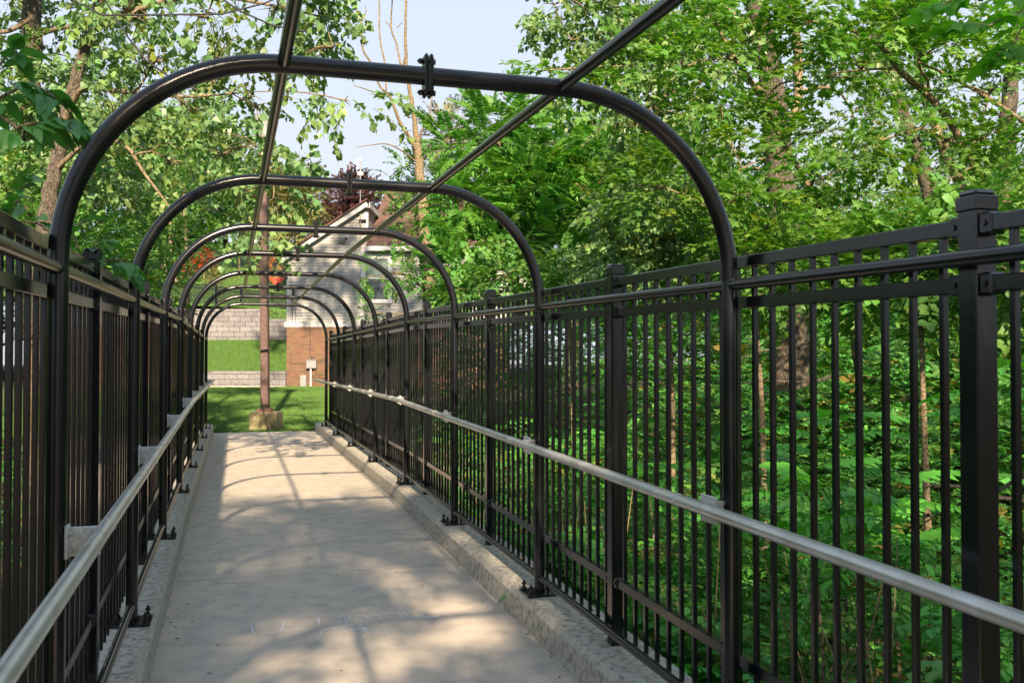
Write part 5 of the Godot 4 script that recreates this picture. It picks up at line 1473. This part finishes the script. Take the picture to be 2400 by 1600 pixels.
	close_plant("broadleaf_sapling", "broad leaved sapling poking over the left fence between the first two hoops", "sapling",
		[[[Vector3(-0.721, 1.354, -4.6), Vector3(-0.674, 1.727, -4.5), Vector3(-0.61, 1.904, -4.4), Vector3(-0.527, 1.98, -4.4)], 14, 0.008, 0.5], [[Vector3(-0.674, 1.727, -4.5), Vector3(-0.56, 1.869, -4.4), Vector3(-0.458, 1.891, -4.4), Vector3(-0.406, 1.837, -4.4)], 16, 0.006], [[Vector3(-0.641, 1.877, -4.5), Vector3(-0.677, 2.025, -4.5), Vector3(-0.622, 2.097, -4.6)], 8, 0.005]], broad, tan_, {"seed": 72, "lo": -0.9, "hi": 0.1})
	close_plant("broadleaf_sapling", "broad leaved sapling at the far left frame edge above the fence", "sapling",
		[[[Vector3(-0.819, 1.669, -3.6), Vector3(-0.768, 1.874, -3.6), Vector3(-0.717, 2.008, -3.6), Vector3(-0.691, 2.068, -3.6)], 13, 0.008, 0.4], [[Vector3(-0.768, 1.874, -3.6), Vector3(-0.67, 1.922, -3.5), Vector3(-0.605, 1.896, -3.5)], 9, 0.005]], broad, tan_, {"seed": 73, "lo": -0.6, "hi": 0.2})
	close_plant("maple_branch", "bright blurred maple branch close at the upper right corner", "tree branch",
		[[[Vector3(3.546, 3.123, -3.2), Vector3(3.123, 2.895, -3.1), Vector3(2.815, 2.76, -3), Vector3(2.635, 2.742, -3)], 20, 0.008], [[Vector3(3.123, 2.895, -3.1), Vector3(2.937, 2.705, -3), Vector3(2.834, 2.628, -3)], 12, 0.005], [[Vector3(3.406, 3.034, -3.2), Vector3(2.868, 2.92, -3.1), Vector3(2.622, 2.843, -3.1)], 14, 0.005]], lobed, tan_, {"seed": 74, "lo": -0.4, "hi": 0.2})
	var fr := []
	rng.seed = 75
	var fm := leafy(0.11, 0.42, 0.05, 0.5, 1.0)
	for k in 3: fr.append(frond(7 + k, 0.42, 0.085))
	for k in 3: fr[k].surface_set_material(0, fm)
	var saplings := [
		[Vector3(2.804, 0.8, -4.2), 12, "bright feathery sapling low behind the near fence panel, left of its middle"], [Vector3(2.95, 0.767, -3.8), 11, "bright feathery sapling behind the near fence panel beside the big post"],
		[Vector3(3.479, 1.348, -3.6), 9, "feathery sapling at the right frame edge behind the big post"], [Vector3(3.237, 1.04, -4.6), 9, "feathery sapling above the low one behind the near fence panel"], [Vector3(2.732, 0.624, -6), 9, "feathery sapling behind the fence post left of the nearest hoop's right leg"],
	]
	for s in saplings:
		rng.seed = 300 + fi
		fi += 1
		var c: Vector3 = s[0]
		var base := Vector3(c.x + 0.05, ground_y(c.x, c.z), c.z)
		var root := thing("feathery_sapling", s[2], "sapling", base, 0.0)
		var g := Geo.new()
		g.tube([base, base.lerp(c, 0.5) + Vector3(0.03, 0, 0.02), c], [0.012, 0.009, 0.005], 6)
		obj("stem", g, tan_, root, -base)
		for k in s[1]:
			var a: float = TAU * k * 0.382
			var o := obj("frond", fr[k % 3], null, root)
			o.transform = Transform3D(toward(Vector3(cos(a), rnd(0.1, 0.6), sin(a)), Vector3.UP, rnd(0.8, 1.2)), c - base + Vector3(0, -0.035 * k + 0.1, 0))

	# ---- undergrowth
	rng.seed = 80
	var right := func(nz: FastNoiseLite) -> Array:
		var x := 2.15 + 14.0 * pow(rng.randf(), 1.6)
		var z := 0.5 - 24.0 * pow(rng.randf(), 0.8)
		var top: float = 1.2 + 0.3 * (x - 2.0) + 1.0 * nz.get_noise_2d(x, z)
		if x < 2.8: top = 0.75
		if z < -15.5 and x < 4.5: return []
		var h := top * pow(rng.randf(), 0.6)
		if nz.get_noise_3d(x * 2.2, h * 3.0, z * 2.2) < -0.06: return []
		return [Vector3(x, ground_y(x, z) + 0.05 + h, z), 0.88]
	undergrowth("undergrowth", "dense leafy undergrowth filling the ravine behind the fence", 40000, L_under, right)
	undergrowth("undergrowth", "finer leafy weeds among the ravine undergrowth", 13000, L_shrub, right)
	undergrowth("undergrowth", "feathery fronds among the ravine undergrowth", 2600, L_underfrond, right)
	undergrowth("undergrowth", "leafy weeds on the slope behind the left fence", 3200, L_under, func(nz: FastNoiseLite) -> Array:
		var x := -2.4 - 8.0 * pow(rng.randf(), 1.3)
		var z := 0.5 - 19.0 * rng.randf()
		var h := (1.5 + 0.8 * nz.get_noise_2d(x, z)) * pow(rng.randf(), 0.6)
		if x > -1.5: h *= 0.6
		return [Vector3(x, ground_y(x, z) + 0.05 + h, z), 1.0])
	undergrowth("thicket", "dense green thicket closing the far side of the ravine", 13000, L_shrub, func(nz: FastNoiseLite) -> Array:
		var z := 2.0 - 46.0 * rng.randf()
		var x := 9.0 + 27.0 * rng.randf()
		if z < -26.0 and x < 20.0: return []
		var h := (3.4 + 2.2 * nz.get_noise_2d(x * 0.4, z * 0.4)) * pow(rng.randf(), 0.7)
		return [Vector3(x, ground_y(x, z) + h, z), 2.6])
	undergrowth("thicket", "dark green thicket on the slope behind the left fence", 9000, L_shrub, func(nz: FastNoiseLite) -> Array:
		var z := 3.0 - 26.0 * rng.randf()
		var x := -5.5 - 9.0 * rng.randf()
		if z < -16.0 and x > -9.0: return []
		var h := (2.9 + 1.5 * nz.get_noise_2d(x * 0.4, z * 0.4)) * pow(rng.randf(), 0.7)
		return [Vector3(x, ground_y(x, z) + h, z), 1.9])
	undergrowth("treeline", "hazy mass of trees closing the view behind the ravine and the house", 9000, with.call(small, M.shrub), func(nz: FastNoiseLite) -> Array:
		var x := rnd(-70.0, 110.0)
		var z := -75.0 - 30.0 * rng.randf()
		if absf(x - 16.0) < 17.0 and z < 0: return []
		var h := (9.0 + 5.0 * nz.get_noise_2d(x * 0.15, z * 0.1)) * pow(rng.randf(), 0.7)
		return [Vector3(x, 3.0 + h, z), 6.0])
	# thin stems that carry the undergrowth
	var stems := Geo.new()
	for k in 700:
		var x := 2.15 + 9.0 * pow(rng.randf(), 1.5)
		var z := 0.0 - 16.0 * rng.randf()
		if z < -14.5 and x < 4.5: continue
		var b := Vector3(x, ground_y(x, z) - 0.03, z)
		var tip := b + Vector3(rnd(-.5, .5), rnd(0.5, 1.7), rnd(-.5, .5))
		stems.col = Color(1, 0.95, 0.85) * rnd(0.5, 1.3)
		stems.tube([b, b.lerp(tip, 0.5) + dir_rand() * 0.08, tip], [0.006, 0.0045, 0.002], 4, false)
	var stem_mat := mat(lin(0.28, 0.22, 0.13), 0.9, 0.0, true)
	tag(obj("stems", stems, stem_mat), "thin bare stems among the ravine undergrowth", "", "", "stuff")
	# a few bare fallen branches in the ravine
	var sticks := [[[Vector3(4.007, 0.648, -5), Vector3(4.1, 0.722, -4.6), Vector3(4.394, 0.651, -4.4)], "bare grey stick crossing the undergrowth behind the big near post"], [[Vector3(3.47, 0.595, -4.2), Vector3(3.617, 0.751, -4), Vector3(3.797, 0.919, -3.8)], "bare pale stick rising right behind the big near post"], [[Vector3(3.994, 1.467, -7), Vector3(4.269, 1.56, -6.8), Vector3(4.414, 1.609, -6.6)], "bare dark stick in the undergrowth right of the nearest hoop's leg"], [[Vector3(3.802, 1.274, -6.6), Vector3(4.128, 1.293, -6.4), Vector3(4.367, 1.344, -6.2)], "bare stick below the dark one right of the nearest hoop's leg"]]
	for s in sticks:
		var g := Geo.new()
		g.tube([s[0][0], s[0][0].lerp(s[0][1], 0.5) + Vector3(0, 0.02, 0), s[0][1], s[0][1].lerp(s[0][2], 0.5) + Vector3(0, -0.02, 0), s[0][2]], [0.004, 0.007, 0.01, 0.012, 0.014], 6)
		tag(obj("stick", g, grey), s[1], "stick", "bare sticks in the undergrowth")
	# overhead cables among the left leaves
	for s in [[[Vector3(-1.439, 4.639, -9), Vector3(-1.127, 4.499, -9), Vector3(-0.811, 4.535, -9), Vector3(-0.452, 4.576, -9), Vector3(-0.121, 4.614, -9), Vector3(0.255, 4.752, -9), Vector3(0.408, 4.84, -9)], "dark cable sagging across the upper left leaves"], [[Vector3(-0.15, 4.594, -8.5), Vector3(0.027, 4.483, -8.5), Vector3(0.314, 4.381, -8.5), Vector3(0.607, 4.354, -8.5)], "dark cable slanting behind the left roof rod"], [[Vector3(-1.003, 4.316, -8), Vector3(-0.846, 4.045, -8), Vector3(-0.687, 3.839, -8), Vector3(-0.462, 3.688, -8)], "dark cable hanging steeply through the left leaves"]]:
		var g := Geo.new()
		var rad := []
		for k in s[0].size(): rad.append(0.008)
		g.tube(s[0], rad, 6)
		tag(obj("cable", g, M.dark), s[1], "cable")
